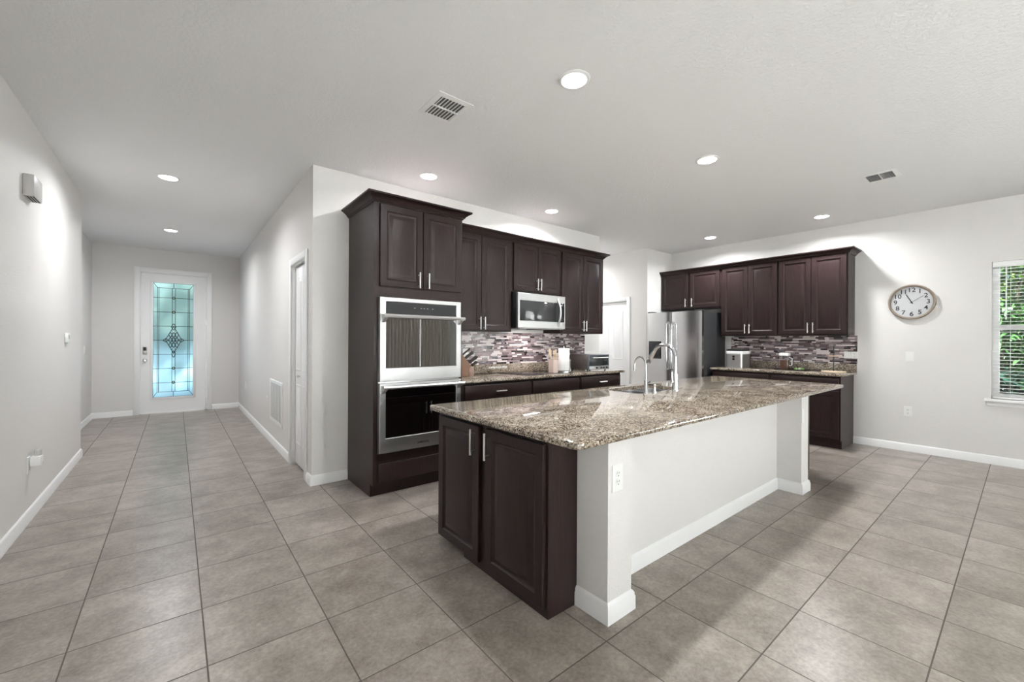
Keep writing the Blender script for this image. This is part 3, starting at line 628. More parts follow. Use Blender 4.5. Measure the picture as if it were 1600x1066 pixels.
# ------------------------------------------------------------------ double wall oven
ov = thing('double_wall_oven', 'stainless steel double wall oven in the tall dark cabinet', 'oven', (1.280, YO, 0.36))
OW, OH = 0.767, 1.285
bx('trim_frame', 'steel', (0, OW, -0.012, -0.001, 0, OH), ov, bev=0.002)
b_ = NB()
def ring_frame(bm, x0, x1, z0, z1, ix0, ix1, iz0, iz1, y0, y1):
    o_ = [(x0, z0), (x1, z0), (x1, z1), (x0, z1)]; i_ = [(ix0, iz0), (ix1, iz0), (ix1, iz1), (ix0, iz1)]
    e = 0.004
    oe = [(x0 + e, z0 + e), (x1 - e, z0 + e), (x1 - e, z1 - e), (x0 + e, z1 - e)]; ie = [(ix0 - e, iz0 - e), (ix1 + e, iz0 - e), (ix1 + e, iz1 + e), (ix0 - e, iz1 + e)]
    loft(bm, [[(x, y0, z) for x, z in o_], [(x, y1 + e, z) for x, z in o_], [(x, y1, z) for x, z in oe], [(x, y1, z) for x, z in ie], [(x, y1 + e, z) for x, z in i_], [(x, y0, z) for x, z in i_]], False, False)
    loft(bm, [[(x, y0, z) for x, z in o_], [(x, y0, z) for x, z in i_]], False, False)
# control panel
cz0, cz1 = 1.152, OH
b_ = NB(); ring_frame(b_, 0, OW, cz0 - 0.012, cz1, 0.052, OW - 0.052, cz0 - 0.004, cz1 - 0.036, -0.012, -0.045); cp = obj('control_panel', b_, 'steel', ov)
bx('control_glass', 'mw_glass', (0.05, OW - 0.05, -0.040, -0.013, cz0 - 0.006, cz1 - 0.034), cp)
for x in (0.30, 0.36, 0.39, 0.42, 0.47): bx('control_mark', 'white', (x, x + 0.014, -0.0405, -0.0398, 1.205, 1.2075), cp, smooth=False)
def oven_door(z0, z1, gz0_, gz1_, hz):
    b_ = NB(); ring_frame(b_, 0, OW, z0, z1, 0.052, OW - 0.052, gz0_, gz1_, -0.014, -0.05); dr = obj('door', b_, 'steel', ov)
    bx('window', 'oven_glass', (0.05, OW - 0.05, -0.045, -0.041, gz0_ - 0.002, gz1_ + 0.002), dr, smooth=False)
    b_ = NB(); box(b_, 0.05, OW - 0.05, -0.0135, -0.0125, gz0_, gz1_); obj('cavity', b_, 'black', dr, smooth=False)
    b_ = NB(); zz = gz0_ + 0.07
    while zz < gz1_ - 0.06:
        tube(b_, [(0.09, -0.026, zz), (OW - 0.09, -0.026, zz)], 0.0025, 6); tube(b_, [(0.09, -0.026, zz + 0.03), (OW - 0.09, -0.026, zz + 0.03)], 0.0018, 6); zz += 0.115
    obj('rack', b_, 'gun', dr)
    b_ = NB(); y = -0.115
    prof = [(y - 0.012, hz - 0.012), (y + 0.012, hz - 0.012), (y + 0.016, hz), (y + 0.010, hz + 0.012), (y - 0.008, hz + 0.013), (y - 0.016, hz)]
    loft(b_, [[(x, a, c) for a, c in prof] for x in (0.006, OW - 0.004)])
    for x in (0.012, OW - 0.042):
        loft(b_, [[(x, -0.045, hz - 0.055), (x + 0.03, -0.045, hz - 0.055), (x + 0.03, -0.045, hz + 0.01), (x, -0.045, hz + 0.01)], [(x, y, hz - 0.014), (x + 0.03, y, hz - 0.014), (x + 0.03, y, hz + 0.011), (x, y, hz + 0.011)]])
    obj('handle', b_, 'steel', dr)
    return dr
oven_door(0.592, 1.139, 0.702, 1.118, 1.128)
low = oven_door(0.008, 0.578, 0.128, 0.53, 0.548)
tm = text_mesh('SAMSUNG', 0.024); tm.materials.append(M['ink']); to = bpy.data.objects.new('lettering', tm); COL.objects.link(to); to.parent = low; to.location = (0.387, -0.0505, 0.055)
# ------------------------------------------------------------------ microwave
mw = thing('microwave', 'stainless over-the-range microwave under the short wall cabinet', 'microwave', (2.952, 3.56, 1.436))
bx('body', 'black', (0, 0.752, 0.022, YK - 3.56 - 0.001, 0.0, 0.40), mw, bev=0.003)
b_ = NB(); ring_frame(b_, 0, 0.752, 0.004, 0.397, 0.028, 0.742, 0.085, 0.312, 0.022, -0.012); dr = obj('door', b_, 'steel', mw)
bx('window', 'mw_glass', (0.026, 0.60, -0.006, 0.018, 0.083, 0.314), dr, bev=0.002)
bx('control_panel', 'black_glass', (0.652, 0.744, -0.006, 0.018, 0.083, 0.314), dr, bev=0.002)
bx('handle_strip', 'black', (0.60, 0.652, -0.006, 0.018, 0.083, 0.314), dr)
b_ = NB(); pts = [(0.626, -0.012 - 0.045 * math.sin(PI * k / 12), 0.035 + 0.33 * k / 12) for k in range(13)]
tube(b_, pts, [0.012 if 0 < k < 12 else 0.014 for k in range(13)], 10); obj('handle', b_, 'steel', dr)
b_ = NB(); box(b_, 0.30, 0.55, 0.06, 0.2, -0.012, -0.0005, bev=0.003); obj('lamp_cover', b_, 'black', mw)
ml = bpy.data.lights.new('lamp', 'AREA'); ml.shape = 'RECTANGLE'; ml.size = 0.22; ml.size_y = 0.08; ml.energy = 2.7; ml.color = (1, 0.90, 0.88)
mo = bpy.data.objects.new('lamp', ml); COL.objects.link(mo); mo.parent = mw; mo.location = (0.36, 0.16, -0.014)
b_ = NB(); box(b_, 0.02, 0.732, 0.0, 0.06, -0.004, 0.0); obj('bottom_vent', b_, 'steel', mw)
bx('display', 'white', (0.672, 0.705, -0.0068, -0.006, 0.283, 0.291), dr, smooth=False)
# ------------------------------------------------------------------ cooktop and things on the oven wall counter
ck = thing('cooktop', 'black glass cooktop set into the oven wall countertop', 'cooktop', (2.935, 3.375, 0.9152))
b_ = NB(); slab_top(b_, rrect(0, 0.74, 0, 0.51, 0.01, 3), 0, 0.006, 0.002); obj('glass_top', b_, 'black_glass', ck)
for x, y, r_ in ((0.18, 0.14, 0.09), (0.18, 0.37, 0.075), (0.55, 0.14, 0.075), (0.55, 0.37, 0.1)):
    b_ = NB(); tube(b_, [(x + r_ * math.cos(a), y + r_ * math.sin(a), 0.0062) for a in [2 * PI * k / 28 for k in range(28)]], 0.0006, 4, True); obj('burner_ring', b_, 'gun', ck)
# knife block
kb = thing('knife_block', 'brown wooden knife block beside the double oven', 'knife block', (2.37, 3.72, 0.915), math.radians(-18))
b_ = NB(); prism(b_, [(-0.075, 0.001), (0.03, 0.001), (0.03, 0.075), (0.055, 0.11), (-0.045, 0.235), (-0.09, 0.20)], -0.055, 0.055); obj('block', b_, 'oak', kb)
b_ = NB(); box(b_, 0.0305, 0.085, -0.055, 0.055, 0.001, 0.095, bev=0.003); obj('steak_knife_rack', b_, 'walnut', kb, label='paler rosy block at the front')
KM = kb.rotation_euler.to_matrix()
def knife(label, px, py, pz, L, grp):
    base = Vector((2.37, 3.72, 0.915)) + KM @ Vector((px, py, pz))
    t = thing('kitchen_knife', label, 'knife', base, math.radians(-18), grp)
    d = Vector((0.72, 0, 0.69)); n_ = Vector((-0.69, 0, 0.72))
    b_ = NB(); pts = [d * (L * k / 6) + n_ * (0.004 * math.sin(k)) for k in range(7)]
    k_ = 1 if L > 0.1 else 0.72; tube(b_, pts, [q_ * k_ for q_ in (0.008, 0.010, 0.0105, 0.010, 0.0105, 0.011, 0.008)], 8); obj('handle', b_, 'dark_handle', t, label='dark handle')
    b_ = NB(); tube(b_, [d * (L * 1.002), d * (L * 1.03)], 0.009 * k_, 8); obj('end_cap', b_, 'nickel', t)
    b_ = NB(); tube(b_, [d * -0.003, d * 0.003], 0.0085 * k_, 8); obj('bolster', b_, 'nickel', t)
for i, (q, y) in enumerate(((0.15, -0.036), (0.15, 0.0), (0.15, 0.036), (0.55, -0.03), (0.55, 0.03), (0.85, 0.0))):
    knife('long dark-handled kitchen knife slanting out of the tall part of the knife block', 0.055 - 0.1 * q + 0.004, y, 0.11 + 0.125 * q + 0.004, 0.115, 'kitchen knives in the knife block')
for i in range(5):
    knife('small steak knife slanting out of the rosy front part of the knife block', 0.070, -0.042 + 0.021 * i, 0.102, 0.08, 'steak knives in the knife block')
# utensil crock
UX, UY = 3.485, 3.53
uc = thing('utensil_holder', 'pale pink square utensil holder on the counter beside the paper towels', 'utensil holder', (UX, UY, 0.9155))
b_ = NB(); a_ = 0.042
loft(b_, [[(x, y, z) for x, y in rrect(-s_, s_, -s_, s_, 0.008, 3)] for s_, z in ((a_, 0), (a_ + 0.002, 0.155), (a_ - 0.003, 0.155), (a_ - 0.005, 0.01))]); obj('vessel', b_, 'pinkwood', uc)
for lab, kind, dx, dy, tx, ty, L in (('wooden slotted spoon leaning left out of the pink holder', 's', -0.03, 0.0, -0.060, 0.0, 0.245), ('wooden spoon with round bowl at the back of the pink holder', 'b', 0.0, 0.05, -0.012, 0.05, 0.29),
        ('wooden spatula leaning right out of the pink holder', 'f', 0.04, 0.03, 0.044, 0.032, 0.262), ('short wooden fork in front in the pink holder', 'k', 0.03, -0.03, 0.036, -0.030, 0.22), ('wooden turner between the spoons in the pink holder', 'f', -0.01, -0.05, -0.005, -0.047, 0.275)):
    b_ = NB(); p0 = Vector((dx * 0.3, dy * 0.3, 0.012)); p1 = Vector((tx, ty, L)); d = (p1 - p0); 
    tube(b_, [p0, p0 + d * 0.5, p0 + d * 0.8], [0.005, 0.0055, 0.006], 8)
    wd = {'s': 0.024, 'b': 0.028, 'f': 0.020, 'k': 0.015}[kind]
    rings = []
    for k in range(9):
        t = k / 8; q = p0 + d * (0.76 + 0.24 * t); w_ = wd * ((math.sin(PI * (0.08 + 0.9 * t)) ** 0.6) if kind in 'sb' else (0.25 + 0.75 * min(1, t * 1.8))); 
        rings.append([q + Vector((w_ * math.cos(a), 0.004 * math.sin(a), 0)) for a in [2 * PI * j / 10 for j in range(10)]])
    loft(b_, rings)
    o = obj('wooden_utensil', b_, 'maple', None, (UX, UY, 0.9165)); tag(o, lab, 'utensil', 'wooden utensils in the pink holder')
# paper towel
pt = thing('paper_towel_holder', 'round chrome paper towel holder on the counter left of the toaster oven', 'paper towel holder', (3.70, 3.565, 0.9155))
b_ = NB(); lathe(b_, [(0.001, 0), (0.078, 0), (0.08, 0.006), (0.078, 0.014), (0.06, 0.018), (0.001, 0.018)], n=28); obj('base', b_, 'chrome', pt)
b_ = NB(); tube(b_, [(0, 0, 0.018), (0, 0, 0.315)], 0.006, 10); obj('rod', b_, 'chrome', pt)
b_ = NB(); tube(b_, [(0.055, -0.055, 0.01), (0.055, -0.055, 0.135), (0.05, -0.066, 0.15), (0.035, -0.073, 0.15), (0.03, -0.078, 0.135), (0.03, -0.078, 0.01)], 0.003, 8); obj('arm', b_, 'nickel', pt)
b_ = NB(); lathe(b_, [(0.02, 0), (0.066, 0), (0.068, 0.004), (0.068, 0.266), (0.066, 0.27), (0.02, 0.27), (0.02, 0)], (0, 0, 0), 32, cap0=False, cap1=False)
tag(obj('paper_towel_roll', b_, 'paper', None, (3.70, 3.565, 0.936)), 'white paper towel roll standing on the chrome holder', 'paper towel')
# toaster oven
to_ = thing('toaster_oven', 'dark grey toaster oven at the right end of the oven wall counter', 'toaster oven', (4.07, 3.49, 0.9155))
bx('body', 'toaster', (0, 0.41, 0.012, 0.33, 0.014, 0.205), to_, bev=0.012)
b_ = NB(); ring_frame(b_, 0.0, 0.41, 0.012, 0.205, 0.02, 0.39, 0.062, 0.19, 0.014, -0.004); fr_ = obj('front_frame', b_, 'slate', to_)
dr = bx('door', 'mw_glass', (0.018, 0.392, 0.004, 0.012, 0.06, 0.192), to_, bev=0.002)
b_ = NB(); tube(b_, [(0.05, -0.03, 0.165), (0.36, -0.03, 0.165)], 0.007, 10)
for x in (0.06, 0.35): tube(b_, [(x, 0.004, 0.165), (x, -0.03, 0.165)], 0.005, 8)
obj('handle', b_, 'steel', dr)
bx('control_strip', 'steel', (0.01, 0.40, -0.006, -0.0042, 0.016, 0.056), to_, bev=0.001)
for x in (0.15, 0.24, 0.29, 0.35): 
    b_ = NB(); lathe(b_, [(0.001, 0.006), (0.011, 0.006), (0.010, 0.02), (0.001, 0.021)], (x, 0, 0.036), 14, 'y'); obj('knob', b_, 'black', to_)
for x, y in ((0.03, 0.04), (0.38, 0.04), (0.03, 0.3), (0.38, 0.3)): 
    b_ = NB(); lathe(b_, [(0.001, 0), (0.012, 0), (0.012, 0.016), (0.001, 0.016)], (x, y, 0), 12); obj('foot', b_, 'black', to_)
# ------------------------------------------------------------------ island
ZT0, ZT1 = 0.845, 0.875
IY = 1.385
bm = NB(); box(bm, 1.64, 4.306, IY, IY + 0.1, 0, ZT0 - 0.0005); box(bm, 1.537, 1.717, 1.198, IY, 0, ZT0 - 0.0005); box(bm, 1.537, 1.64, IY, IY + 0.004, 0, ZT0 - 0.0005); box(bm, 4.136, 4.306, 1.198, IY, 0, ZT0 - 0.0005)
struct('wall_island', bm, 'wall', smooth=False)
b_ = NB(); BBI = [(o * 1.1, z * 1.03) for o, z in BB]
sweep(b_, [(1.537, IY), (1.537, 1.198), (1.717, 1.198), (1.717, IY), (4.136, IY), (4.136, 1.198), (4.306, 1.198), (4.306, IY)], BBI, 1); struct('baseboard_island', b_, 'trim')
ic = thing('island_cabinet', 'dark two-door cabinet on the near end of the island', 'cabinet', (1.34, 2.405, 0), -PI / 2)
iw = 2.405 - IY
b_ = NB(); box(b_, 0, iw - 0.0, 0, 0.196, 0.045, ZT0 - 0.001); box(b_, 0.30, iw, 0.002, 0.196, 0.0005, 0.045); obj('body', b_, 'wood', ic, smooth=False)
for x0, x1, hx in ((0.025, 0.478, 0.443), (0.545, 1.005, 0.58)):
    o = obj('door', panel_door(x1 - x0, 0.765), 'wood', ic, (x0, -0.001, 0.045)); pull(o, hx - x0, 0.72 - 0.045, 0.145)
ipar = (('island_cabinet', 'dark island cabinet left of the sink, facing the oven wall', 1.645, 2.75), ('island_cabinet', 'dark island cabinet under the sink, facing the oven wall', 2.751, 3.65), ('island_cabinet', 'dark island cabinet right of the sink, facing the oven wall', 3.651, 4.306), ('island_cabinet', 'dark cabinet at the far end of the island beyond the white pillar', 4.3075, 5.03))
for n_, lab, xa, xb in ipar:
    w_ = xb - xa
    h_ = ZT0 - 0.002 if 'sink' not in lab or 'left' in lab else 0.64
    cabinet(n_, lab, 'cabinet', (xb, 2.33, 0), PI, w_, h_, 2.33 - IY - (0.101 if xb < 5 else 0.001), doors=[(0.02, w_ / 2 - 0.003, 0.12, min(h_ - 0.03, 0.68), w_ / 2 - 0.03, 0.55), (w_ / 2 + 0.003, w_ - 0.02, 0.12, min(h_ - 0.03, 0.68), w_ / 2 + 0.03, 0.55)], toe=0.1)
# countertop with sink cut-out
KX0, KX1, KY0, KY1 = 2.86, 3.56, 1.94, 2.30
ict = thing('island_countertop', 'large speckled granite island countertop with sink cut-out', 'countertop', (0, 0, ZT0))
def slab_hole(bm, outer, inner, z0, z1, r=0.006):
    def ins(poly, d):
        out = []; n = len(poly)
        for i in range(n):
            a, p, q = Vector(poly[i - 1]), Vector(poly[i]), Vector(poly[(i + 1) % n])
            d1_, d2_ = (p - a).normalized(), (q - p).normalized(); n1_, n2_ = Vector((-d1_.y, d1_.x)), Vector((-d2_.y, d2_.x))
            m_ = n1_ + n2_; m_ = m_ / max(0.3, m_.dot(n1_)); out.append(p + m_ * d)
        return out
    rings = []
    for d, z in ((r, z0), (r * 0.3, z0 + r * 0.3), (0, z0 + r), (0, z1 - r), (r * 0.3, z1 - r * 0.3), (r, z1)):
        rings.append([(p.x, p.y, z) for p in ins(outer, d)])
    R = loft(bm, rings, False, False)
    rin = []
    for d, z in ((-0.002, z1), (0, z1 - 0.002), (0, z0)):
        rin.append([(p.x, p.y, z) for p in ins(inner, d)])
    Q = loft(bm, rin, False, False)
    for a, b2 in ((R[-1], Q[0]), (R[0], Q[-1])):
        es = []
        for ring in (a, b2):
            for i in range(len(ring)):
                e = bm.edges.get((ring[i], ring[(i + 1) % len(ring)])); es.append(e)
        bmesh.ops.triangle_fill(bm, edges=es, use_beauty=True)
b_ = NB(); slab_hole(b_, rrect(1.262, 5.17, 1.135, 2.425, 0.045, 6), rrect(KX0, KX1, KY0, KY1, 0.012, 4), 0, ZT1 - ZT0); obj('slab', b_, 'granite', ict)
# sink
sk_ = thing('kitchen_sink', 'stainless double bowl sink under the island countertop', 'sink', ((KX0 + KX1) / 2, (KY0 + KY1) / 2, ZT0 - 0.002))
def bowl(name, x0, x1, y0, y1):
    b_ = NB(); rings = []
    for e, z in ((-0.014, -0.0), (0.0, 0.0), (0.004, -0.01), (0.008, -0.16), (0.03, -0.185), (0.09, -0.19)):
        rings.append([(x, y, z) for x, y in rrect(x0 + e, x1 - e, y0 + e, y1 - e, max(0.01, 0.045 - max(0, e) * 0.3), 5)])
    loft(b_, rings, False, True); o = obj(name, b_, 'sink_steel', sk_)
    b_ = NB(); lathe(b_, [(0.001, 0.001), (0.035, 0.001), (0.042, 0.003), (0.045, 0)], ((x0 + x1) / 2, (y0 + y1) / 2, -0.19), 20); obj('drain', b_, 'chrome', o)
hw, hd = (KX1 - KX0) / 2 - 0.004, (KY1 - KY0) / 2 - 0.004
bowl('basin', -hw, 0.03, -hd, hd); bowl('basin', 0.064, hw, -hd, hd)
# faucet
FX, FY = 3.285, 1.865
fc = thing('kitchen_faucet', 'tall chrome gooseneck faucet with pull-down head at the island sink', 'faucet', (FX, FY, ZT1))
b_ = NB(); lathe(b_, [(0.001, 0), (0.031, 0), (0.031, 0.006), (0.026, 0.012), (0.024, 0.06), (0.021, 0.09), (0.020, 0.145), (0.014, 0.152), (0.001, 0.152)], n=24); obj('base', b_, 'chrome', fc)
R_ = 0.105; hz = 0.285
pts = [(0, 0, 0.14), (0, 0, 0.2), (0, 0, hz)] + [(0, R_ - R_ * math.cos(a), hz + R_ * math.sin(a)) for a in [PI * k / 14 for k in range(1, 14)]]
a = PI * 0.93; pts = pts[:-1]
b_ = NB(); tube(b_, pts, 0.0145, 14); obj('spout', b_, 'chrome', fc)
e0 = Vector(pts[-1]); e1 = (Vector(pts[-1]) - Vector(pts[-2])).normalized()
b_ = NB(); tube(b_, [e0 - e1 * 0.005, e0 + e1 * 0.02, e0 + e1 * 0.025, e0 + e1 * 0.06, e0 + e1 * 0.115, e0 + e1 * 0.12], [0.0155, 0.0165, 0.018, 0.019, 0.0235, 0.021], 16); obj('spray_head', b_, 'chrome', fc)
b_ = NB(); tube(b_, [(-0.02, 0, 0.075), (-0.048, 0, 0.08)], [0.014, 0.012], 12); tube(b_, [(-0.045, 0, 0.078), (-0.05, 0.002, 0.11), (-0.052, 0.004, 0.16)], [0.008, 0.006, 0.007], 10); obj('lever_handle', b_, 'chrome', fc)
ft = thing('filter_tap', 'slim chrome filtered water tap left of the gooseneck faucet', 'tap', (2.905, 1.90, ZT1))
b_ = NB(); lathe(b_, [(0.001, 0), (0.022, 0), (0.02, 0.01), (0.015, 0.018), (0.014, 0.10), (0.009, 0.11), (0.001, 0.11)], n=18); obj('base', b_, 'chrome', ft)
r_ = 0.052; hz = 0.225
pts = [(0, 0, 0.1), (0, 0, hz - 0.03)] + [(0, r_ - r_ * math.cos(t), hz + r_ * 1.3 * math.sin(t)) for t in [PI * k / 12 for k in range(0, 13)]] + [(0, 2 * r_ + 0.004, hz - 0.045)]
b_ = NB(); tube(b_, pts, 0.0065, 10); obj('spout', b_, 'chrome', ft)
b_ = NB(); tube(b_, [(0.012, 0, 0.085), (0.035, -0.004, 0.09), (0.05, -0.006, 0.094)], [0.006, 0.005, 0.006], 8); obj('lever_handle', b_, 'black', ft, label='small dark lever')
sd = thing('soap_dispenser', 'small chrome soap pump between the two taps at the sink', 'soap dispenser', (3.02, 1.895, ZT1))
b_ = NB(); lathe(b_, [(0.001, 0), (0.02, 0), (0.019, 0.012), (0.012, 0.018), (0.009, 0.05), (0.012, 0.055), (0.011, 0.07), (0.001, 0.072)], n=18); obj('body', b_, 'chrome', sd)
b_ = NB(); tube(b_, [(0, 0, 0.064), (0, 0.045, 0.068), (0, 0.07, 0.06)], 0.005, 8); obj('spout', b_, 'chrome', sd)
# ------------------------------------------------------------------ refrigerator
rf = thing('refrigerator', 'stainless side-by-side refrigerator with ice and water dispenser', 'refrigerator', (5.985, 3.925, 0), -PI / 2)
RW, RH = 0.93, 1.755
bx('body', 'gun', (0.004, RW - 0.004, 0.085, 0.78, 0.03, RH - 0.01), rf, bev=0.006)
b_ = NB(); box(b_, 0.02, RW - 0.02, 0.06, 0.085, 0.0, 0.09); obj('kick_grille', b_, 'black', rf)
def fr_door(x0, x1, flip):
    b_ = NB(); w_ = x1 - x0; n = 10
    pts = []
    for k in range(n + 1):
        t = k / n; pts.append((x0 + w_ * t, 0.022 - 0.024 * math.sin(PI * (0.12 + 0.76 * t))))
    poly = [(x0, 0.08)] + [(x0, 0.022)] + pts[1:-1] + [(x1, 0.022), (x1, 0.08)]
    prism_z(b_, poly, 0.10, RH); 
    return b_
xg = 0.45
dl = obj('door', fr_door(0, xg - 0.003, 0), 'fridge', rf); dr = obj('door', fr_door(xg + 0.003, RW, 1), 'fridge', rf)
for d_, x in ((dl, xg - 0.045), (dr, xg + 0.035)):
    b_ = NB(); zs = (0.84, 0.86, 1.2, 1.56, 1.58); tube(b_, [(x, 0.0, 0.86), (x, -0.045, 0.88), (x, -0.055, 1.0), (x, -0.058, 1.22), (x, -0.055, 1.46), (x, -0.045, 1.57), (x, 0.0, 1.59)], [0.012, 0.013, 0.013, 0.013, 0.013, 0.013, 0.012], 10); obj('handle', b_, 'fridge', d_)
dp = bx('dispenser', 'black_glass', (0.065, 0.285, -0.0085, 0.02, 1.02, 1.30), dl, bev=0.006)
bx('dispenser_recess', 'slot', (0.085, 0.265, -0.0095, -0.008, 1.05, 1.21), dl, bev=0.0004)
bx('hinge_cover', 'gun', (0.02, 0.12, 0.03, 0.14, RH, RH + 0.02), rf, bev=0.004); bx('hinge_cover', 'gun', (RW - 0.12, RW - 0.02, 0.03, 0.14, RH, RH + 0.02), rf, bev=0.004)
# ------------------------------------------------------------------ things on the right counter
im = thing('ice_maker', 'silver countertop ice maker beside the refrigerator', 'ice maker', (6.31, 2.795, 0.9155), -PI / 2)
b_ = NB(); prism_z(b_, rrect(0, 0.235, 0, 0.30, 0.035, 6), 0.0, 0.20); obj('body', b_, 'steel', im)
b_ = NB(); loft(b_, [[(x, y, z) for x, y in rrect(e, 0.235 - e, e, 0.30 - e, 0.035, 6)] for e, z in ((0.001, 0.2005), (-0.001, 0.204), (-0.001, 0.235), (0.004, 0.245))]); obj('upper_rim', b_, 'white', im)
b_ = NB(); loft(b_, [[(x, y, z) for x, y in rrect(e, 0.235 - e, e, 0.30 - e, 0.035, 6)] for e, z in ((0.004, 0.2455), (0.002, 0.252), (0.006, 0.268), (0.03, 0.274))]); obj('lid', b_, 'black', im)
b_ = NB(); lathe(b_, [(0.001, 0), (0.018, 0), (0.018, 0.004), (0.001, 0.005)], (0.1175, 0.0005, 0.165), 18, 'y'); lathe(b_, [(0.001, 0), (0.018, 0), (0.018, 0.004), (0.001, 0.005)], (0.1175, 0.0005, 0.128), 18, 'y'); obj('control_buttons', b_, 'black', im)
b_ = NB(); tube(b_, [(0.01, 0.28, 0.03), (-0.03, 0.27, 0.05), (-0.035, 0.25, 0.02), (-0.03, 0.28, 0.004), (0.02, 0.34, 0.004)], 0.003, 6); obj('power_cord', b_, 'white', im)
tr = thing('serving_tray', 'flat black tray under the coffee jar on the right counter', 'tray', (6.56, 2.22, 0.9155), -PI / 2)
b_ = NB(); loft(b_, [[(x, y, z) for x, y in rrect(e, 0.40 - e, e - 0.10, 0.10 - e, 0.03, 5)] for e, z in ((0.006, 0), (0, 0.012), (0.003, 0.012), (0.01, 0.004))]); obj('tray_base', b_, 'black', tr)
cj = thing('coffee_jar', 'clear plastic jar half filled with coffee on the black tray', 'jar', (6.55, 2.10, 0.9205), -PI / 2)
b_ = NB(); prism_z(b_, rrect(-0.05, 0.05, -0.05, 0.05, 0.015, 4), 0.0, 0.125); obj('coffee', b_, 'coffee', cj)
b_ = NB(); loft(b_, [[(x, y, z) for x, y in rrect(-e, e, -e, e, 0.016, 4)] for e, z in ((0.053, 0.0005), (0.054, 0.19), (0.0515, 0.19), (0.0515, 0.127))], False, False); obj('jar_wall', b_, 'clock_glass', cj)
b_ = NB(); loft(b_, [[(x, y, z) for x, y in rrect(-e, e, -e, e, 0.016, 4)] for e, z in ((0.056, 0.1905), (0.057, 0.2), (0.055, 0.222), (0.048, 0.226))]); obj('lid', b_, 'white', cj)
b_ = NB(); tube(b_, [(0.054, 0, 0.05), (0.085, 0, 0.06), (0.09, 0, 0.15), (0.054, 0, 0.17)], 0.006, 8); obj('handle', b_, 'white', cj)
for k, (dx, dy, lab) in enumerate(((0.25, 0.0, 'small green packet on the black tray nearest the coffee jar'), (0.29, 0.03, 'small green packet at the back of the black tray'), (0.33, -0.01, 'small green packet on the tray end farthest from the coffee jar'))):
    b_ = NB(); lathe(b_, [(0.001, 0), (0.018, 0), (0.021, 0.008), (0.021, 0.02), (0.016, 0.026), (0.001, 0.027)], n=14)
    tag(obj('packet', b_, 'green' if k != 1 else 'paper', None, (6.56 + dy, 2.22 - dx, 0.9202)), lab.replace('green', 'green' if k != 1 else 'white'), 'packet', 'small packets on the black tray')
bd = thing('banana_stand', 'thin dark rod stand on a round wooden base at the right counter end', 'stand', (6.55, 1.55, 0.9155), -PI / 2)
b_ = NB(); lathe(b_, [(0.001, 0), (0.125, 0), (0.13, 0.006), (0.125, 0.014), (0.001, 0.014)], n=30); obj('base', b_, 'maple', bd)
b_ = NB(); tube(b_, [(0, 0, 0.013), (0, 0, 0.33)], 0.005, 8); obj('rod', b_, 'black', bd)
b_ = NB(); tube(b_, [(-0.055, 0, 0.205), (0.06, 0, 0.205)], 0.009, 8); obj('cross_arm', b_, 'maple', bd)
# ------------------------------------------------------------------ wall plates
def plate(label, loc, rz, kind, w=0.074, h=0.118, group=None, name=None):
    nm = name or ('light_switch' if kind == 'switch' else 'wall_outlet')
    t = thing(nm, label, 'switch' if kind == 'switch' else 'outlet', loc, rz, group)
    b_ = NB(); loft(b_, [[(-w / 2 + e, y, -h / 2 + e), (w / 2 - e, y, -h / 2 + e), (w / 2 - e, y, h / 2 - e), (-w / 2 + e, y, h / 2 - e)] for e, y in ((0, -0.0003), (0, -0.004), (0.003, -0.0065))]); obj('cover_plate', b_, 'white', t)
    if kind == 'switch':
        b_ = NB(); loft(b_, [[(-0.017, -0.0066, -0.033), (0.017, -0.0066, -0.033), (0.017, -0.0066, 0.033), (-0.017, -0.0066, 0.033)], [(-0.016, -0.0085, -0.032), (0.016, -0.0085, -0.032), (0.016, -0.0115, 0.032), (-0.016, -0.0115, 0.032)]]); obj('rocker', b_, 'white', t)
    elif kind == 'outlet':
        for s_ in (-1, 1):
            b_ = NB(); lathe(b_, [(0.001, 0), (0.0165, 0), (0.0160, 0.002), (0.001, 0.002)], (0, -0.0064, s_ * 0.0195), 20, 'y'); o = obj('receptacle', b_, 'white', t)
            b_ = NB(); box(b_, -0.0075, -0.0055, -0.0089, -0.0083, s_ * 0.0195 - 0.001, s_ * 0.0195 + 0.009); box(b_, 0.0055, 0.0075, -0.0089, -0.0083, s_ * 0.0195 - 0.001, s_ * 0.0195 + 0.009); lathe(b_, [(0.0028, 0), (0.0028, 0.0005)], (0, -0.0084, s_ * 0.0195 - 0.009), 10, 'y'); obj('slots', b_, 'slot', o)
    return t
plate('white outlet on the near white pillar of the island', (1.602, 1.198, 0.656), 0, 'outlet', 0.08, 0.125)
plate('blank white plate on the far white pillar of the island', (4.155, 1.198, 0.665), 0, 'blank', 0.045, 0.12)
plate('white rocker switch on the wall below the clock', (XR, 0.872, 1.128), -PI / 2, 'switch')
plate('white outlet low on the wall between the cabinets and the window', (XR, 0.885, 0.475), -PI / 2, 'outlet')
plate('white switch at the right end of the mosaic, left one of the pair', (XR - 0.0082, 1.462, 1.132), -PI / 2, 'switch', 0.07, 0.09, 'plates at the right end of the mosaic')
plate('white outlet at the right end of the mosaic, right one of the pair', (XR - 0.0082, 1.389, 1.132), -PI / 2, 'outlet', 0.07, 0.09, 'plates at the right end of the mosaic')
plate('white outlet on the mosaic behind the knife block', (2.525, YK - 0.0082, 1.145), 0, 'outlet')
plate('white switch plate on the recessed entry wall left of the front door', (-1.055, 8.72, 1.13), PI / 2, 'switch')
plate('white outlet low on the recessed entry wall left of the front door', (-1.055, 8.45, 0.45), PI / 2, 'outlet')
plate('white outlet low on the right hallway wall near the front door', (XH, 8.45, 0.49), -PI / 2, 'outlet')
plate('pale outlet beside the return air grille in the hallway', (XH, 6.27, 0.49), -PI / 2, 'outlet')
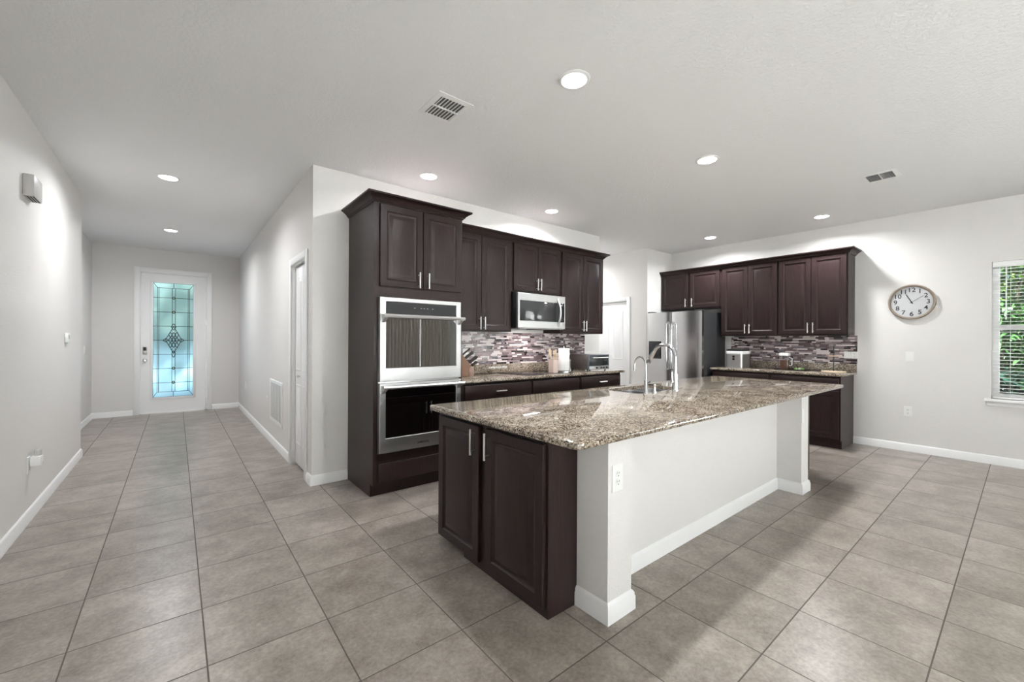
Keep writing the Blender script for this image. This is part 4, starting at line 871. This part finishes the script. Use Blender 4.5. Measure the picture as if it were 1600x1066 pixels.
o1 = plate('white outlet low on the left wall holding the plug-in adapter', (XL, 4.40, 0.40), PI / 2, 'outlet')
pa = thing('plug_in_adapter', 'white plug-in air freshener in the outlet on the left wall', 'adapter', (XL + 0.0095, 4.42, 0.40), PI / 2)
b_ = NB(); box(b_, -0.035, 0.035, -0.055, -0.0005, -0.012, 0.055, bev=0.006); obj('body', b_, 'white', pa)
b_ = NB(); lathe(b_, [(0.001, 0), (0.018, 0), (0.018, 0.04), (0.012, 0.046), (0.001, 0.046)], (0.015, -0.032, 0.0555), 16); obj('refill', b_, 'beige', pa)
b_ = NB(); lathe(b_, [(0.001, 0), (0.009, 0), (0.009, 0.003), (0.001, 0.003)], (0.01, -0.055, 0.0), 14, 'y'); obj('dial', b_, 'nickel', pa)
th = thing('thermostat', 'small white thermostat on the left wall near its corner', 'thermostat', (XL, 5.665, 1.295), PI / 2)
bx('body', 'white', (-0.06, 0.06, -0.022, -0.0005, -0.045, 0.045), th, bev=0.006); bx('screen', 'beige', (-0.035, 0.035, -0.0228, -0.0218, -0.01, 0.03), th)
ch = thing('door_chime', 'beige door chime box high on the left wall', 'door chime', (XL, 4.33, 2.325), PI / 2)
b_ = NB(); box(b_, -0.105, 0.105, -0.055, -0.0005, -0.072, 0.075, bev=0.006); obj('cover', b_, 'beige', ch)
b_ = NB()
for k in range(3): box(b_, -0.085, 0.085, -0.05 + k * 0.014, -0.043 + k * 0.014, -0.0735, -0.0715)
obj('sound_slots', b_, 'slot', ch, smooth=False)
# return air grille
rg = thing('return_air_grille', 'white louvred return air grille low on the hallway wall', 'vent', (XH, 6.02, 0.29), -PI / 2)
gw, gh = 0.78, 0.51
b_ = NB(); ring_frame(b_, 0, gw, 0, gh, 0.045, gw - 0.045, 0.04, gh - 0.04, -0.0005, -0.012); obj('frame', b_, 'white', rg)
bx('backing', 'vent_shade', (0.045, gw - 0.045, -0.002, -0.0008, 0.04, gh - 0.04), rg, smooth=False)
nl = 8
for k in range(nl):
    lw = (gw - 0.09) / nl; x = 0.045 + lw * k
    b_ = NB(); loft(b_, [[(x + 0.012, -0.009, z), (x + 0.012, -0.0115, z), (x + lw - 0.022, -0.0115, z), (x + lw - 0.022, -0.009, z)] for z in (0.04, gh - 0.04)]); obj('louvre', b_, 'white', rg, smooth=False)
ds = NB(); lathe(ds, [(0.001, 0), (0.012, 0), (0.008, 0.004), (0.005, 0.006), (0.005, 0.06), (0.009, 0.062), (0.009, 0.075), (0.001, 0.076)], (0, 0, 0), 14, 'x'); 
o = obj('door_stop', ds, 'nickel', None, (XH - 0.015 - 0.077, 9.15, 0.05)); tag(o, 'small metal door stop on the baseboard by the front door', 'door stop')
# ------------------------------------------------------------------ ceiling vents and lights
def cvent(label, x0, x1, y0, y1):
    t = thing('ceiling_vent', label, 'vent', (x0, y0, CEIL), 0, 'square ceiling vents'); w_, h_ = x1 - x0, y1 - y0
    b_ = NB()
    o_ = [(0, 0), (w_, 0), (w_, h_), (0, h_)]; f = 0.032; i_ = [(f, f), (w_ - f, f), (w_ - f, h_ - f), (f, h_ - f)]
    loft(b_, [[(x, y, -0.0005) for x, y in o_], [(x * (1 - 0.004) , y, -0.004) for x, y in o_], [(x, y, -0.011) for x, y in i_], [(x, y, -0.001) for x, y in i_]], False, False); obj('frame', b_, 'white', t)
    bx('backing', 'vent_shade', (f, w_ - f, f, h_ - f, -0.0015, -0.0006), t, smooth=False)
    n = 8
    for k in range(n):
        x = f + (w_ - 2 * f) * (k + 0.25) / n
        for a, c in ((f, h_ / 2 - 0.004), (h_ / 2 + 0.004, h_ - f)):
            b_ = NB(); loft(b_, [[(x + 0.0175, y, -0.0026), (x + 0.0145, y, -0.003), (x, y, -0.012), (x + 0.0025, y, -0.012)] for y in (a, c)]); obj('slat', b_, 'white', t, smooth=False)
    bx('centre_bar', 'white', (f, w_ - f, h_ / 2 - 0.004, h_ / 2 + 0.004, -0.012, -0.002), t)
cvent('square white ceiling vent above the oven cabinet aisle', 1.264, 1.515, 2.29, 2.593)
cvent('square white ceiling vent near the right wall and window', 4.935, 5.20, 0.728, 0.98)
def downlight(label, x, y, group='recessed ceiling lights', k=1.0):
    t = thing('ceiling_light', label, 'ceiling light', (x, y, CEIL), 0, group)
    b_ = NB(); lathe(b_, [(0.072, -0.004), (0.075, -0.008), (0.088, -0.007), (0.095, -0.003), (0.095, -0.0004), (0.072, -0.0004), (0.072, -0.004)], n=36, cap0=False, cap1=False); obj('trim_ring', b_, 'white', t)
    b_ = NB(); lathe(b_, [(0.001, -0.017), (0.03, -0.0155), (0.055, -0.011), (0.068, -0.006), (0.0715, -0.003), (0.0715, -0.0008), (0.001, -0.0008)], n=36); obj('lens', b_, 'lens', t, label='glowing white lens')
    l = bpy.data.lights.new('lamp', 'AREA'); l.shape = 'DISK'; l.size = 0.13; l.energy = LAMP_W * k; l.spread = math.radians(160); l.color = (0.97, 0.985, 1.0)
    o = bpy.data.objects.new('lamp', l); COL.objects.link(o); o.parent = t; o.location = (0, 0, -0.019)
for lab, x, y in (('recessed ceiling light nearest the camera, above the near end of the island', 1.827, 1.689), ('recessed ceiling light above the middle of the island', 3.504, 1.710),
        ('recessed ceiling light in front of the oven cabinet', 1.845, 3.543), ('recessed ceiling light in front of the microwave cabinets', 3.469, 3.555),
        ('recessed ceiling light in front of the wall cabinets near the clock', 6.155, 1.583), ('recessed ceiling light in front of the refrigerator', 6.153, 2.95),
        ('hallway recessed ceiling light nearer the kitchen', -0.064, 5.171), ('hallway recessed ceiling light nearer the front door', -0.064, 7.653)):
    downlight(lab, x, y, k=0.88 if x < 0 else 1.0)
downlight('recessed ceiling light in the passage before the pantry door', 5.45, 5.3)
# ------------------------------------------------------------------ clock
ck_ = thing('wall_clock', 'round wall clock with taupe rim on the right wall', 'clock', (XR, 0.858, 1.777), -PI / 2)
CRD = 0.208
b_ = NB(); lathe(b_, [(0.001, 0.0005), (CRD - 0.004, 0.0005), (CRD, 0.006), (CRD, 0.026), (CRD - 0.006, 0.036), (CRD - 0.014, 0.038), (CRD - 0.026, 0.026), (CRD - 0.027, 0.012), (0.001, 0.012)], n=64, axis='y'); obj('rim', b_, 'clock_rim', ck_)
b_ = NB(); lathe(b_, [(0.001, 0.0125), (CRD - 0.0272, 0.0125), (CRD - 0.0272, 0.0135), (0.001, 0.0135)], n=64, axis='y'); fc_ = obj('face', b_, 'clock_face', ck_)
for k in range(1, 13):
    a = 2 * PI * k / 12; me = text_mesh(str(k), 0.072, 0.0008); me.materials.append(M['ink'])
    o = bpy.data.objects.new('numeral', me); COL.objects.link(o); o.parent = fc_; o.location = (0.142 * math.sin(a), -0.0145, 0.142 * math.cos(a))
def hand(name, ang, L, w_, y):
    b_ = NB(); box(b_, -w_ / 2, w_ / 2, y - 0.001, y + 0.001, -0.02, L); o = obj(name, b_, 'ink', ck_, smooth=False); o.rotation_euler = (0, ang, 0); return o
hand('hour_hand', math.radians(-27), 0.105, 0.008, -0.018); hand('minute_hand', math.radians(56), 0.13, 0.0035, -0.021)
b_ = NB(); lathe(b_, [(0.001, 0.0136), (0.007, 0.0136), (0.007, 0.024), (0.001, 0.024)], n=16, axis='y'); obj('hub', b_, 'ink', ck_)
